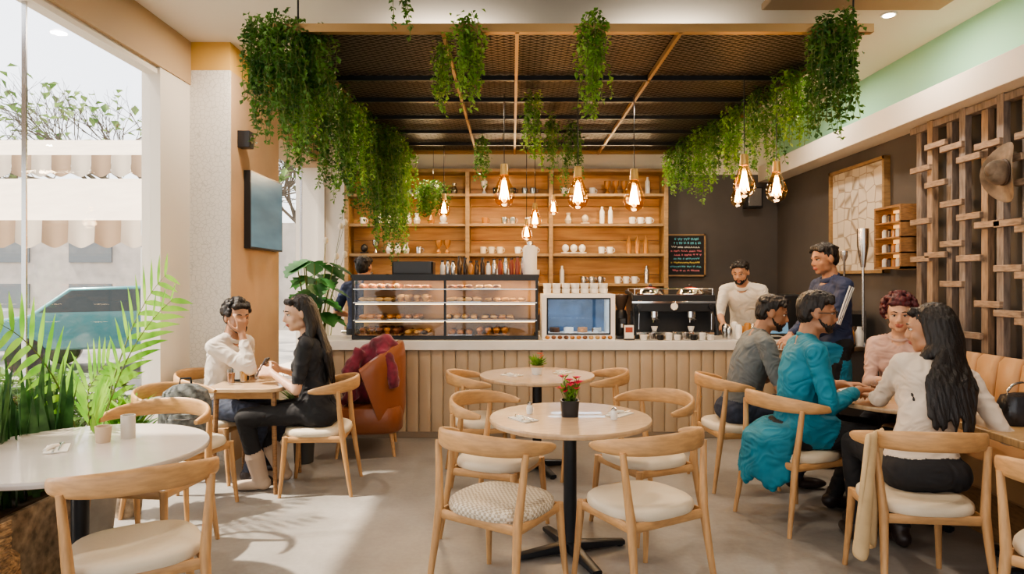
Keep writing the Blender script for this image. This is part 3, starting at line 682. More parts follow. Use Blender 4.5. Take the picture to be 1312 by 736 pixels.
b=MB().mat(M('grey_phone',(.08,.08,.09),.2)).box((-1.82,4.90,.87),(.012,.075,.15),R=Matrix.Rotation(.5,3,'Y')); b.obj('smartphone',bevel=.003)
b=MB().mat(M('black_patent_bag',(.03,.03,.035),.25,ns=9,na=.5,bump=.5,bs=14)).lathe([(.85,0),(1,.02),(1,.09),(.8,.15),(.3,.165)],(2.66,3.5,.751),24,sx=.12,sy=.07,p=.6).mat(steel).sweep([(2.58+.08*(1-math.cos(a)),3.5,.9+.07*math.sin(a)) for a in [q*math.pi/8 for q in range(9)]],.006,n=6)
b.obj('black_handbag')
coat=M('beige_coat_fabric',(.62,.45,.25),.9,ns=6,na=.12)
b=MB().mat(coat); cols_=14; rows=12; vs=[]
for j in range(rows+1):
    t=j/rows
    for i in range(cols_+1):
        u=i/cols_; 
        vs.append((1.62+.15*u+.02*t*math.sin(u*3)-.05*t, 3.08+.24*u*.6+.02*math.sin(u*14+t*2)*(.4+t), .80-.56*t-.03*math.sin(u*9)*t))
b.add(vs,[(j*(cols_+1)+i,j*(cols_+1)+i+1,(j+1)*(cols_+1)+i+1,(j+1)*(cols_+1)+i) for j in range(rows) for i in range(cols_)])
o=b.obj('draped_coat',ang=180); so=o.modifiers.new('so','SOLIDIFY'); so.thickness=.025; ss=o.modifiers.new('ss','SUBSURF'); ss.levels=1; ss.render_levels=1
gm=M('grey_mesh_fabric',(.14,.15,.15),.7,ns=30,na=.35,bump=.4,bs=50); 
b=MB().mat(gm).lathe([(.75,0),(.98,.03),(1,.12),(.97,.24),(.82,.32),(.45,.36),(.1,.37)],(0,0,0),28,sx=.16,sy=.11,p=.8)
b.lathe([(.8,.03),(1,.05),(1,.15),(.8,.19),(.3,.2)],(0,-.07,0),24,sx=.12,sy=.075,p=.7)
b.mat(black)
for s in (-1,1): b.sweep([(s*.06,.09,.33),(s*.09,.15,.28),(s*.1,.16,.15),(s*.09,.1,.03)],[(.02,.006)]*4,n=8)
b.sweep([(-.035,.02,.36),(-.03,.02,.40),(.03,.02,.40),(.035,.02,.36)],.008,n=6)
b.mat(steel).sweep([(.115*math.cos(a),-.075-.07*math.sin(a),.165) for a in [q*math.pi/10 for q in range(11)]],.004,n=5)
b.sweep([(.155*math.cos(a),-.105*math.sin(a),.26) for a in [q*math.pi/10 for q in range(11)]],.004,n=5)
b.obj('grey_backpack',(-2.11,4.34,.466),.5)
# ------------------------------------------------------------------ floor plants
palm=leafM('palm_leaf',(.10,.30,.03),(.30,.55,.08),6,.45); snake=leafM('snake_leaf',(.02,.07,.02),(.07,.17,.05),14,.1); dkleaf=leafM('monstera_leaf',(.02,.09,.02),(.06,.20,.05),4,.2)
pot=M('woven_planter',(.35,.27,.19),.7,ns=20,na=.3); cpot=M('concrete_planter',(.4,.38,.35),.8,ns=5,na=.15); soil=M('soil',(.04,.025,.015),.9)
random.seed(21)
def potm(b,x,y,r,h,m): b.mat(m).lathe([(r*.75,0),(r,h),(r*.93,h),(r*.9,h*.9)],(x,y,0),24); b.mat(soil).lathe([(r*.9,h*.88),(r*.5,h*.9),(.01,h*.9)],(x,y,0),20)
b=MB(); x,y=-2.42,3.86; potm(b,x,y,.14,.34,cpot)
fr=[(1.45,1.36,1.44),(-1.5,1.24,1.28),(.7,1.46,1.18),(-1.0,1.05,.85),(2.2,1.2,.9)]
for a,el,L in fr:
    d=V((math.cos(a)*math.cos(el),math.sin(a)*math.cos(el),math.sin(el))); q=V((x,y,.3)); pts=[q.copy()]
    for i in range(16): q=q+d*L/16; d=(d+V((0,0,-.012-.006*i))+V((math.cos(a),math.sin(a),0))*.022).normalized(); q.x=max(q.x,-2.60); pts.append(q.copy())
    b.mat(stem).sweep(pts,[.008-.0004*i for i in range(17)],n=5); b.mat(palm)
    for i in range(7,17):
        t=(pts[i]-pts[i-1]).normalized(); sd=t.cross(V((1,0,.15))).normalized()
        ll=.20*math.sin(math.pi*(i-4)/14)+.07
        for s in (-1,1):
            b.blade(pts[i],sd*s+t*.8+V((.12,0,0)),ll,.038,.4,n=5,up=V((1,0,.1)))
b.v=[(max(p[0],-2.68),p[1],p[2]) for p in b.v]
b.obj('potted_palm')
b=MB(); b.mat(pot).bb((-2.6,2.9,0),(-2.3,3.62,.42)); b.mat(soil).bb((-2.58,2.92,.42),(-2.32,3.6,.43)); b.mat(snake)
for k in range(100):
    x=random.uniform(-2.56,-2.34); y=random.uniform(2.95,3.57); a=random.uniform(0,6.28)
    b.blade(V((x,y,.42)),V((random.uniform(-.12,.12),random.uniform(-.2,.2),1)),random.uniform(.45,.72),.06,0,n=5,up=V((math.cos(a),math.sin(a),0)))
b.v=[(max(p[0],-2.68),p[1],p[2]) for p in b.v]
b.obj('snake_plant_trough')
b=MB(); potm(b,-2.46,4.30,.10,.3,pot); b.mat(palm)
for k in range(120):
    a=random.uniform(0,6.28); d=V((math.cos(a)*.7,math.sin(a)*.7,random.uniform(.5,1.6)))
    b.blade(V((-2.47+math.cos(a)*.05,4.30+math.sin(a)*.05,.3+random.uniform(0,.35))),d,random.uniform(.14,.24),.05,.6,n=4)
b.v=[(max(p[0],-2.68),p[1],p[2]) for p in b.v]
b.obj('potted_leafy_shrub')
def monstera(x,y,h,n,name,sz=.22):
    b=MB(); potm(b,x,y,.15,.35,cpot)
    for k in range(n):
        a=k*2.4; hh=h*random.uniform(.62,1); rr=random.uniform(.08,.2)
        tip=V((x+math.cos(a)*rr,y+math.sin(a)*rr,hh)); b.mat(stem).sweep([(x,y,.3),(x+math.cos(a)*rr*.3,y+math.sin(a)*rr*.3,hh*.6),tip],.007,n=5)
        d=V((math.cos(a),math.sin(a),-.55)).normalized(); sd=d.cross(V((0,0,1))).normalized(); L=sz*random.uniform(.8,1.2); b.mat(dkleaf)
        N=9; mid=[tip+d*L*(i/N-.15) for i in range(N+1)]
        for s in (1,-1):
            row=[]
            for i in range(N+1):
                t=i/N; w=L*.48*math.sin(math.pi*(t*.85+.12))*(1 if i%2 else .72)
                row.append(tip+d*L*(t-.15)+sd*s*w+V((0,0,w*.3)))
            b.add(mid+row,[(i,i+1,N+2+i,N+1+i) for i in range(N)])
    b.v=[(max(p[0],-2.34),p[1],p[2]) for p in b.v]
    b.obj(name)
monstera(-2.08,7.05,1.76,24,'potted_monstera',.28)
b=MB(); potm(b,-1.72,5.55,.10,.42,M('dark_planter',(.06,.06,.06),.5)); b.mat(ivy)
for k in range(60): a=random.uniform(0,6.28); b.blade(V((-1.72,5.55,.4)),V((math.cos(a),math.sin(a),random.uniform(.5,2.2))),random.uniform(.2,.42),.035,.6,n=4)
b.mat(M('magenta_bloom',(.6,.03,.2),.5))
for k in range(22):
    c=V((-1.62+random.uniform(-.12,.14),5.52+random.uniform(-.1,.1),.80+random.uniform(-.08,.08)))
    for j in range(6): b.leaf(c,V((math.cos(j*1.05),math.sin(j*1.05),.4)),.045,.04)
b.obj('flowering_potted_plant')
b=MB().mat(M('tall_vase',(.5,.42,.33),.5)).lathe([(.06,0),(.09,.15),(.08,.35),(.04,.5),(.05,.55)],(-2.1,7.6,0),18).mat(stem)
for k in range(7): b.sweep([(-2.1,7.6,.5),(-2.1+random.uniform(-.1,.1),7.6+random.uniform(-.1,.1),1.3),(-2.12+random.uniform(-.14,.25),7.6+random.uniform(-.2,.2),random.uniform(1.6,2.2))],.003,n=4); c=V(b.v[-1]); b.mat(cream).ell(c,(.03,.03,.04),nu=8,nv=5).mat(stem)
b.obj('vase_with_branches')
# ------------------------------------------------------------------ outdoors
pave=M('pavement',(.36,.34,.31),.8,ns=2,na=.1); MB().mat(pave).bb((-45,-20,-.25),(XL-.15,45,-.12)).obj('ground_outside')
canvas=M('awning_canvas',(.62,.53,.42),.8,ns=3,na=.05); canvas2=M('awning_stripe',(.36,.25,.16),.8)
def awning(x0,x1,y,z,dy,dz,name,drop=.3):
    b=MB(); n=int((x1-x0)/.28); w=(x1-x0)/n
    for i in range(n):
        xa=x0+i*w; b.mat(canvas)
        b.add([(xa,y,z),(xa+w,y,z),(xa+w,y+dy,z+dz),(xa,y+dy,z+dz)],[(0,1,2,3)])
        b.mat(canvas if i%2 else canvas2)
        sc=[(xa+w*k/6,y-.02+.02*math.sin(k),z-drop-.06*math.sin(math.pi*k/6)) for k in range(7)]
        top=[(xa+w*k/6,y-.01,z) for k in range(7)]
        b.add(top+sc,[(k,k+1,8+k,7+k) for k in range(6)])
    b.mat(steel)
    for x in (x0+.05,x1-.05): b.cyl((x,y,-.12),(x,y,z),.03); b.cyl((x,y+dy,-.12),(x,y+dy,z+dz),.03)
    b.obj(name)
awning(-10,-4.3,9.6,3.3,1.6,.55,'striped_awning',.26); awning(-9,-3.9,7.2,2.15,2.0,.75,'striped_awning',.24)
brk=M('outside_building',(.50,.45,.40),.8,ns=3,na=.08)
b=MB().mat(brk).bb((-34,22,-.12),(-4,28,3.4)).mat(M('shop_window_glass',(.16,.18,.19),.3))
for i in range(9):
    for z in (.6,2.1): b.bb((-28+i*2.7,21.95,z),(-26.6+i*2.7,22,z+.8))
b.obj('outside_building')
hedge=leafM('hedge_leaf',(.05,.13,.03),(.18,.30,.08),3)
b=MB().mat(hedge)
for k in range(3600): b.leaf(V((random.uniform(-9,-3.6),random.uniform(6.0,6.5),random.uniform(-.1,.6))),V((random.uniform(-1,1),random.uniform(-1,1),random.uniform(-.3,1))),.13,.09)
b.obj('outside_hedge')
bark=M('tree_bark',(.16,.13,.10),.9)
tl=leafM('tree_foliage',(.08,.16,.04),(.26,.36,.12),2)
def tree(x,y,h,seed,lf=0):
    random.seed(seed); b=MB().mat(bark); ends=[]
    def br(p,d,L,r,lv):
        q=p+d*L; m=p.lerp(q,.5)+V((random.uniform(-1,1),random.uniform(-1,1),0))*L*.06
        b.sweep([p,m,q],[r,r*.85,r*.68],n=5 if lv>2 else 3,caps=False)
        if lv==0: ends.append(q); return
        for k in range(3 if lv<4 else 4):
            nd=(d+V((random.uniform(-1,1),random.uniform(-1,1),random.uniform(-.35,.6)))*.75).normalized(); br(m.lerp(q,random.uniform(.3,1)),nd,L*random.uniform(.6,.8),r*.58,lv-1)
    br(V((x,y,-.12)),V((0,0,1)),h,.13,6)
    if lf:
        b.mat(tl)
        for e in ends[::3]:
            b.leaf(e,V((random.uniform(-1,1),random.uniform(-1,1),random.uniform(-1,.3))),.22,.16)
    b.obj('bare_tree' if not lf else 'leafy_tree')
tree(-12.6,15.2,2.4,4); tree(-7.6,15.5,2.4,9,1); tree(-5.2,18.6,2.2,2,1)
random.seed(8)
teal_car=M('car_paint_teal',(.10,.28,.31),.25,.3,coat=1); 
def car(x,y,rz,m):
    b=MB().mat(m)
    prof=[(-2.1,.45),(-2.05,.8),(-1.3,.92),(-.7,1.38),(.6,1.42),(1.3,.98),(2.0,.9),(2.12,.5),(2.05,.3),(-2.05,.3)]
    b.add([(a,-.85,z) for a,z in prof]+[(a,.85,z) for a,z in prof],[tuple(range(9,-1,-1)),tuple(range(10,20))]+[(i,(i+1)%10,10+(i+1)%10,10+i) for i in range(10)])
    b.mat(M('car_glass',(.06,.08,.09),.08)).add([(a,-.86,z) for a,z in ((-1.15,.95),(-.65,1.33),(.55,1.36),(1.15,.98))],[(0,1,2,3)]).add([(a,.86,z) for a,z in ((-1.15,.95),(-.65,1.33),(.55,1.36),(1.15,.98))],[(3,2,1,0)])
    b.mat(blackp)
    for a in (-1.35,1.35):
        for c in (-.8,.8): b.cyl((a,c-.1,.2),(a,c+.1,.2),.32,n=20)
    b.obj('parked_car',(x,y,-.0),rz,bevel=.05)
car(-7.2,12.6,.25,teal_car); car(-12.5,13.2,.2,M('car_paint_white',(.7,.7,.7),.25,coat=1))
b=MB().mat(M('umbrella_fabric',(.55,.28,.2),.8)).lathe([(1.2,1.9),(.6,2.2),(.02,2.35)],(-10.8,7.3,0),8); b.mat(white).cyl((-10.8,7.3,-.12),(-10.8,7.3,2.3),.03)
b.obj('patio_umbrella')
# out-of-view canopy, added to block the sun from the nearer window bays
b=MB().mat(canvas2).add([(XL-.16,YF,3.3),(XL-.16,3.05,3.3),(XL-1.5,3.05,2.7),(XL-1.5,YF,2.7)],[(0,1,2,3)]).add([(XL-1.5,YF,2.7),(XL-1.5,3.05,2.7),(XL-1.5,3.05,2.45),(XL-1.5,YF,2.45)],[(0,1,2,3)]); b.mat(steel).cyl((XL-.16,3.05,2.9),(XL-1.5,3.05,2.7),.015).cyl((XL-.16,YF,2.9),(XL-1.5,YF,2.7),.015)
b.obj('sun_blocking_canopy')
# ------------------------------------------------------------------ people
def ik(a,t,l1,l2,pole):
    a=V(a);t=V(t); d=t-a; L=d.length; mx=(l1+l2)*.995
    if L>mx: d*=mx/L; L=mx; t=a+d
    dn=d/L; x=(l1*l1-l2*l2+L*L)/(2*L); h=math.sqrt(max(0,l1*l1-x*x)); pl=V(pole); pl=pl-dn*pl.dot(dn); pl.normalize()
    return a+dn*x+pl*h, t
class Prims:
    def __init__(s): s.p=[]
    def cap(s,a,b,r0,r1,l): s.p.append(('c',V(a),V(b),r0,r1,l))
    def ell(s,c,r,l,R=None): s.p.append(('e',V(c),V(r),R or Matrix.Identity(3),None,l))
    def build(s,name,mats,sc,vox,parent,smooth=3,disp=None):
        b=MB()
        for q in s.p:
            if q[0]=='c': b.capsule(q[1]*sc,q[2]*sc,q[3]*sc,q[4]*sc)
            else: b.ell(q[1]*sc,tuple(q[2]*sc),q[3],nu=18,nv=12)
        o=b.obj(name+'_tmp',ang=180)
        m=o.modifiers.new('r','REMESH'); m.mode='VOXEL'; m.voxel_size=vox; m.use_smooth_shade=True
        dg=bpy.context.evaluated_depsgraph_get(); dg.update()
        me=bpy.data.meshes.new_from_object(o.evaluated_get(dg)); bpy.data.objects.remove(o)
        N=len(me.vertices); co=np.empty(N*3); me.vertices.foreach_get('co',co); co=co.reshape(-1,3)
        X=co/sc; best=np.full(N,1e9); lab=np.zeros(N,int)
        for q in s.p:
            if q[0]=='c':
                a=np.array(q[1]);d=np.array(q[2])-a; L2=max(1e-9,d@d); t=np.clip(((X-a)@d)/L2,0,1); D=np.linalg.norm(X-a-t[:,None]*d,axis=1)-(q[3]+t*(q[4]-q[3]))
            else:
                R=np.array(q[3]); Y=(X-np.array(q[1]))@R/np.array(q[2]); k=np.linalg.norm(Y,axis=1); D=(k-1)*min(q[2])
            u=D<best; best[u]=D[u]; lab[u]=q[5]
        E=len(me.edges); ed=np.empty(E*2,int); me.edges.foreach_get('vertices',ed); ed=ed.reshape(-1,2)
        deg=np.bincount(ed.ravel(),minlength=N).clip(1)
        def lap(x): return (np.bincount(ed[:,0],x[ed[:,1]],N)+np.bincount(ed[:,1],x[ed[:,0]],N))/deg
        if smooth<50:   # smooth the garment borders
            L=[0,1,2,3,5]; oh=np.stack([(lab==l).astype(float) for l in L],1)
            for it in range(12):
                for k in range(len(L)): oh[:,k]=.5*oh[:,k]+.5*lap(oh[:,k])
            nl=np.array(L)[oh.argmax(1)]; lab=np.where(lab==4,4,nl)
        cloth=np.isin(lab,(1,2,5))
        for it in range(22 if smooth<50 else smooth-50):
            w=.5*np.where(cloth,1.0,1.0 if it<smooth else 0.0)
            if smooth>=50: w=.5
            for k in range(3): co[:,k]+= (lap(co[:,k])-co[:,k])*w
        if disp is not None:
            me.vertices.foreach_set('co',co.reshape(-1)); me.update()
            no=np.empty(N*3); me.vertices.foreach_get('normal',no); no=no.reshape(-1,3); X=co/sc
            for i in range(N):
                a=disp(int(lab[i]),X[i])
                if a: co[i]+=no[i]*a*sc
        me.vertices.foreach_set('co',co.reshape(-1))
        me.materials.clear()
        for mm in mats: me.materials.append(mm)
        P=len(me.polygons); ls=np.empty(P,int); me.polygons.foreach_get('loop_start',ls); lv=np.empty(len(me.loops),int); me.loops.foreach_get('vertex_index',lv)
        me.polygons.foreach_set('material_index',lab[lv[ls]].astype(np.int32)); me.polygons.foreach_set('use_smooth',[True]*P); me.update()
        ob=bpy.data.objects.new(name,me); scene.collection.objects.link(ob); ob.parent=parent; return ob
skins={'a':M('skin_light_brown',(.46,.25,.155),.5,ns=15,na=.07,sss=.12),'b':M('skin_tan',(.38,.195,.115),.5,ns=15,na=.07,sss=.12),'c':M('skin_fair',(.58,.35,.24),.5,ns=15,na=.05,sss=.12)}
lipm=M('lips',(.38,.12,.09),.45); eyew=M('eye_white',(.70,.66,.62),.2); iris=M('iris_dark',(.025,.012,.008),.1)
def hairM(n,c): return M(n,c,.42,ns=30,na=.4,stretch=(3,3,.4),bump=.5,bs=60)
hblack=hairM('hair_black',(.014,.010,.009)); hburg=hairM('hair_burgundy',(.10,.015,.022)); hbrown=hairM('hair_dark_brown',(.03,.018,.012))
stripe=M('white_stripe_tape',(.75,.74,.72),.7)
def person(name,loc,face,sc=1.05,hip=.55,lean=.1,side=0,twist=0,head=(0,0,0),wr=None,wl=None,hr=None,hl=None,fr=None,fl=None,top=None,bot=None,shoe=None,skin='a',female=False,sleeve=.6,hair='short',hm=None,beard=False,specs=False,curl=.5,vox=.0065,stand=False,extra=None,palm_r=None,palm_l=None,pole_r=None,pole_l=None,hairfront=1.1,stripes=False,hairside=0,collar=None):
    rz=face_rz(face); root=empty(name,(loc[0],loc[1],0),rz)
    Ri=Matrix.Rotation(-rz,3,'Z')
    def w2l(p): return (Ri@(V(p)-V((loc[0],loc[1],0))))/sc
    def wd(d): return Ri@V(d)
    H=hip/sc; P=Prims(); SK,TP,BT,SH,LP,EX,ST=range(7)
    def T(x,y,z):
        k=max(0,min(1.2,z/.5)); a=lean*(.55+.45*k); sd=side*(.5+.5*k); tw=twist*k
        v=Matrix.Rotation(tw,3,'Z')@V((x,y,0))
        R=Matrix.Rotation(sd,3,'Y')@Matrix.Rotation(-a,3,'X')
        return V((0,0,H))+R@V((v.x,v.y,z))
    RT=Matrix.Rotation(side,3,'Y')@Matrix.Rotation(-lean,3,'X')@Matrix.Rotation(twist,3,'Z')
    f=female
    prof=[(-.05,.160,.125),(.02,.160,.122),(.09,.150,.116),(.16,.146,.114),(.23,.152,.118),(.30,.162,.122),(.36,.166,.118),(.41,.155,.098)]
    if f: prof=[(-.05,.172,.128),(.02,.165,.122),(.09,.138,.105),(.16,.122,.097),(.23,.126,.10),(.30,.138,.105),(.36,.142,.10),(.41,.132,.085)]
    z=-.05
    zs=[q[0] for q in prof]
    while z<=.411:
        w=float(np.interp(z,zs,[q[1] for q in prof])); d=float(np.interp(z,zs,[q[2] for q in prof]))
        P.ell(T(0,0,z),(w,d,.05),BT if z<-.0 else TP,RT); z+=.02
    if f:
        for s in (-1,1): P.ell(T(s*.06,.06,.29),(.062,.062,.065),TP,RT)
    sw=.15 if f else .18; sr=.048 if f else .058
    for s in (-1,1):
        P.cap(T(s*.03,-.012,.468),T(s*sw,0,.432),.045 if f else .054,sr,TP); P.ell(T(s*.07,-.03,.37),(.08,.07,.10),TP,RT); P.ell(T(s*.09,.02,.37),(.07,.07,.09),TP,RT)
    piv=T(0,.012,.522); RH=Matrix.Rotation(head[0],3,'Z')@Matrix.Rotation(-head[1],3,'X')@Matrix.Rotation(head[2],3,'Y')
    RH=Matrix.Rotation(twist*.5,3,'Z')@RH
    hc=piv+RH@V((0,.018,.118))
    Hd=lambda x,y,z:hc+RH@V((x,y,z))
    nr=.043 if f else .053
    P.cap(T(0,-.005,.455),Hd(0,-.025,-.055),nr*1.12,nr,SK); P.cap(T(0,.035,.43),T(0,.02,.47),nr*.9,nr*.9,SK)
    P.ell(Hd(0,-.012,.02),(.076,.094,.092),SK,RH); jw=.056 if f else .062
    P.ell(Hd(0,.02,-.033),(jw,.068,.080),SK,RH); P.ell(Hd(0,.055,-.088),(.024 if f else .031,.027,.022),SK,RH)
    for s in (-1,1):
        P.ell(Hd(s*.036,.048,-.03),(.023,.024,.028),SK,RH); P.ell(Hd(s*.038,.012,-.072),(.024,.038,.024),SK,RH)
        P.ell(Hd(s*.078,-.008,-.008),(.009,.02,.032),SK,RH); P.ell(Hd(s*.011,.092,-.033),(.009,.010,.0085),SK,RH)
        P.cap(Hd(s*.012,.077,.022),Hd(s*.042,.068,.020),.0115,.010,SK)
    P.cap(Hd(0,.075,.014),Hd(0,.097,-.027),.009,.013,SK)
    P.ell(Hd(0,.085,-.055),(.022,.012,.0052),LP,RH); P.ell(Hd(0,.083,-.065),(.019,.012,.006),LP,RH)
    stripe_paths=[]
    for s,wt,hd,pn,pole in ((1,wr,hr,palm_r,pole_r),(-1,wl,hl,palm_l,pole_l)):
        S=T(s*sw,0,.43); wtl=w2l(wt) if wt else V((s*.22,.05,H-.12 if stand else H+.05))
        pl=wd(pole) if pole else V((s*.5,-.4,-1))
        E,Wp=ik(S,wtl,.285,.25,pl); k=.82 if f else 1
        c0=.009
        def seg(a,b2,r0,r1,cov):
            cov=max(0,min(1,cov))
            if cov>0: m=a.lerp(b2,cov); P.cap(a,m,r0+c0,(r0+(r1-r0)*cov)+c0,TP)
            if cov<1: m=a.lerp(b2,cov); P.cap(m,b2,r0+(r1-r0)*cov,r1,SK)
        seg(S,E,.048*k,.039*k,sleeve); seg(E,Wp,.038*k,.025*k,sleeve-1)
        if sleeve<1.9: P.cap(E,E.lerp(Wp,.4),.037*k+(c0 if sleeve>1.4 else 0),.036*k+(c0 if sleeve>1.4 else 0),TP if sleeve>1.4 else SK)
        if stripes:
            ax=(E-S).normalized(); o=V((s,-.3,0)); o=(o-ax*o.dot(ax)).normalized(); tg=ax.cross(o)
            for q in (-.33,0,.33):
                dr=(o*math.cos(q)+tg*math.sin(q))
                stripe_paths.append(([S+dr*.062,S.lerp(E,.35)+dr*.056,S.lerp(E,.7)+dr*.051,E+dr*.047],dr))
        fd=(Wp-E).normalized(); d=wd(hd).normalized() if hd else fd
        n=wd(pn) if pn else V((0,0,-1)); n=(n-d*n.dot(d))
        if n.length<.1: n=V((-s,0,0))-d*d.x*(-s)
        n.normalize(); tt_=d.cross(n)*s; q=.95 if f else 1.02
        for o in (.027,.009,-.009,-.026): P.cap(Wp+tt_*o*.45*q,Wp+(d*.085+tt_*o)*q,.0135*q,.0120*q,SK)
        for o,L in ((.032,.068),(.0112,.078),(-.0105,.072),(-.031,.056)):
            p0=Wp+(d*.086+tt_*o*.95)*q; dd=(d+tt_*o*6).normalized(); ang=curl*.5
            for sg,rr in ((.45,.0088),(.31,.0083),(.24,.0076)):
                e=(dd*math.cos(ang)+n*math.sin(ang)); p1=p0+e*L*sg*q; P.cap(p0,p1,rr,rr*.93,SK); p0=p1; ang+=curl*.75
        p0=Wp+(d*.022+tt_*.022)*q
        for e,L,rr in ((d*.55+tt_*.75+n*.3,.042,.0125),(d*.8+tt_*.45+n*.35,.033,.0105),(d*.95+tt_*.1+n*.4,.026,.009)):
            p1=p0+e.normalized()*L*q; P.cap(p0,p1,rr,rr*.9,SK); p0=p1
    for s,ft in ((1,fr),(-1,fl)):
        hj=V((s*.085,0,H-.01)); 
        if ft: at=w2l((ft[0],ft[1],.085*sc)); 
        else: at=V((s*.1,.0 if stand else .42,.085))
        K,A=ik(hj,at,.43,.42,V((s*.12,1,.35))); k=.95 if f else 1
        P.cap(hj,K,.088*k,.062*k,BT); P.cap(K,K.lerp(A,.35),.060*k,.058*k,BT); P.cap(K.lerp(A,.3),A,.058*k,.043*k,BT)
        fd=V((A.x-hj.x,A.y-hj.y,0)) if not stand else V((s*.15,1,0)); 
        if fd.length<.15: fd=V((0,1,0))
        fd=(fd.normalized()+V((0,1,0))).normalized()
        P.ell(V((A.x,A.y,.048))-fd*.02,(.04,.05,.045),SH); 
        ang=math.atan2(-fd.x,fd.y); P.ell(V((A.x,A.y,.036))+fd*.075,(.042,.115,.034),SH,Matrix.Rotation(ang,3,'Z')); P.cap(A+V((0,0,.01)),V((A.x,A.y,.05)),.042,.042,SH)
        if shoe and shoe.name.startswith('boot'): P.cap(A.lerp(K,.36),A,.064*k,.052,SH)
        if not stand: P.ell(V((s*.085,-.02,H-.03)),(.10,.13,.09),BT)
    if not stand: P.ell(V((0,-.03,H-.02)),(.17,.135,.095),BT)
    if extra: extra(P,T,Hd,w2l,H)
    sd0=random.uniform(0,50)
    def disp(l,x):
        if l in (1,2,5):
            n1=noise.noise(V((x[0]*7+sd0,x[1]*7,x[2]*9))); n2=noise.noise(V((x[0]*13+n1*3,x[1]*13+n1*2,x[2]*19+sd0+n1*3)))
            return .005*n1+.012*(.35-abs(n2))*(1 if l!=2 else .6)
        return 0
    P.build('body',[skins[skin],top,bot,shoe,lipm,mats_extra.get(name,top),stripe],sc,vox,root,3,disp)
    if stripe_paths:
        e=MB().mat(stripe); e.T=Matrix.Scale(sc,4)
        for pts,dr in stripe_paths: e.sweep(pts,[(.0065,.004)]*4,up=dr,n=6)
        e.obj('sleeve_stripes',parent=root)
    if collar is not None:
        e=MB().mat(collar[0]); e.T=Matrix.Scale(sc,4); g=.86 if f else 1
        e.sweep([T(.070*g*math.cos(a),.006+.064*g*math.sin(a),.490-.020*math.sin(a)) for a in [q*math.pi/12 for q in range(24)]],(.006,collar[1]),n=8,closed=True)
        e.obj('collar',parent=root)
    hm=hm or hblack
    h=Prims()
    h.ell(Hd(0,-.026,.034),(.082,.090,.086),0,RH); h.ell(Hd(0,-.05,-.0),(.073,.060,.078),0,RH)
    for s in (-1,1): h.cap(Hd(s*.068,.012,.05),Hd(s*.072,.006,.012),.013,.006,0)
    h.cap(Hd(-.045,.050,.082),Hd(.045,.050,.082),.022,.022,0)
    amp,fz=.004,12; hs=2
    if hair=='short':
        for i in range(60):
            a=random.uniform(-1.5,1.5); y=random.uniform(-.09,.062); hh=math.sqrt(max(0,1-(y/.1)**2)); h.ell(Hd(.066*math.sin(a),y,.035+.075*hh*(.35+.65*math.cos(a))),(.014,.018,.014),0,RH)
    if hair=='curly' or hair=='bigcurly':
        big=hair=='bigcurly'
        for i in range(190 if big else 130):
            a=random.uniform(0,6.28); z=random.uniform(-.5 if big else -.15,1); rr=math.sqrt(max(0,1-z*z)); y=math.sin(a)*rr
            if y>.45 and z<.6: continue
            g=1.15 if big else 1.0
            h.ell(Hd(.085*g*math.cos(a)*rr,-.022+.095*g*y,.035+.095*g*z),(random.uniform(.012,.022),)*3,0)
        amp=.003; hs=1
    if hair=='long':
        for i in range(44):
            a=math.radians(-160+320*i/43)
            if abs(a)>hairfront+.9: continue
            x=.074*math.sin(a); y=-.03-.072*math.cos(a)
            p0=Hd(x*.9,y,.03); p1=Hd(x*1.15,y-.012,-.08); p2=T(x*1.45+hairside,-.08-.035*math.cos(a),.36+random.uniform(-.02,.02)); p3=T(x*1.4+hairside*1.4,-.105-.02*math.cos(a),.19+random.uniform(-.05,.05))
            if abs(a)>hairfront: p2=T(x*1.5,-.02,.42); p3=T(x*1.35,-.06,.30+random.uniform(-.03,.03)) 
            h.cap(p0,p1,.022,.020,0); h.cap(p1,p2,.020,.020,0); h.cap(p2,p3,.020,.007,0)
        amp=.0035; fz=3; hs=4
    if beard:
        for s in (-1,1):
            jl=[(.062,.006,-.035,.007),(.055,.024,-.062,.011),(.040,.050,-.078,.014),(.018,.066,-.092,.016),(0,.070,-.096,.016)]
            for a_,b_ in zip(jl,jl[1:]): h.cap(Hd(s*a_[0],a_[1],a_[2]),Hd(s*b_[0],b_[1],b_[2]),a_[3],b_[3],0)
            h.cap(Hd(s*.05,.035,-.052),Hd(s*.036,.058,-.062),.008,.009,0)
            h.cap(Hd(s*.004,.097,-.045),Hd(s*.027,.084,-.058),.004,.005,0); h.cap(Hd(s*.027,.083,-.058),Hd(s*.026,.07,-.082),.005,.010,0)
    def hd_(l,x):
        q=RH.transposed()@(V(x)-hc); return amp*noise.noise(V((q.x*90,q.y*90,q.z*fz*2)))*1.4
    h.build('hair',[hm],sc,.0052,root,50+hs,hd_)
    e=MB(); e.T=Matrix.Scale(sc,4)@Matrix.Translation(hc)@RH.to_4x4()
    for s in (-1,1):
        e.mat(eyew).ell((s*.030,.066,.003),(.0145,.0115,.0068)); e.mat(iris).ell((s*.030,.0750,.003),(.0060,.0042,.0062))
        e.mat(hblack).sweep([(s*.016,.077,.007),(s*.030,.080,.0104),(s*.044,.072,.0068)],[.0016,.0024,.0014],n=5)
        e.mat(hm if not hm is hburg else hbrown).sweep([(s*.013,.085,.026),(s*.030,.083,.031),(s*.048,.070,.026)],[(.002,.0035),(.0025,.004),(.001,.002)],n=6)
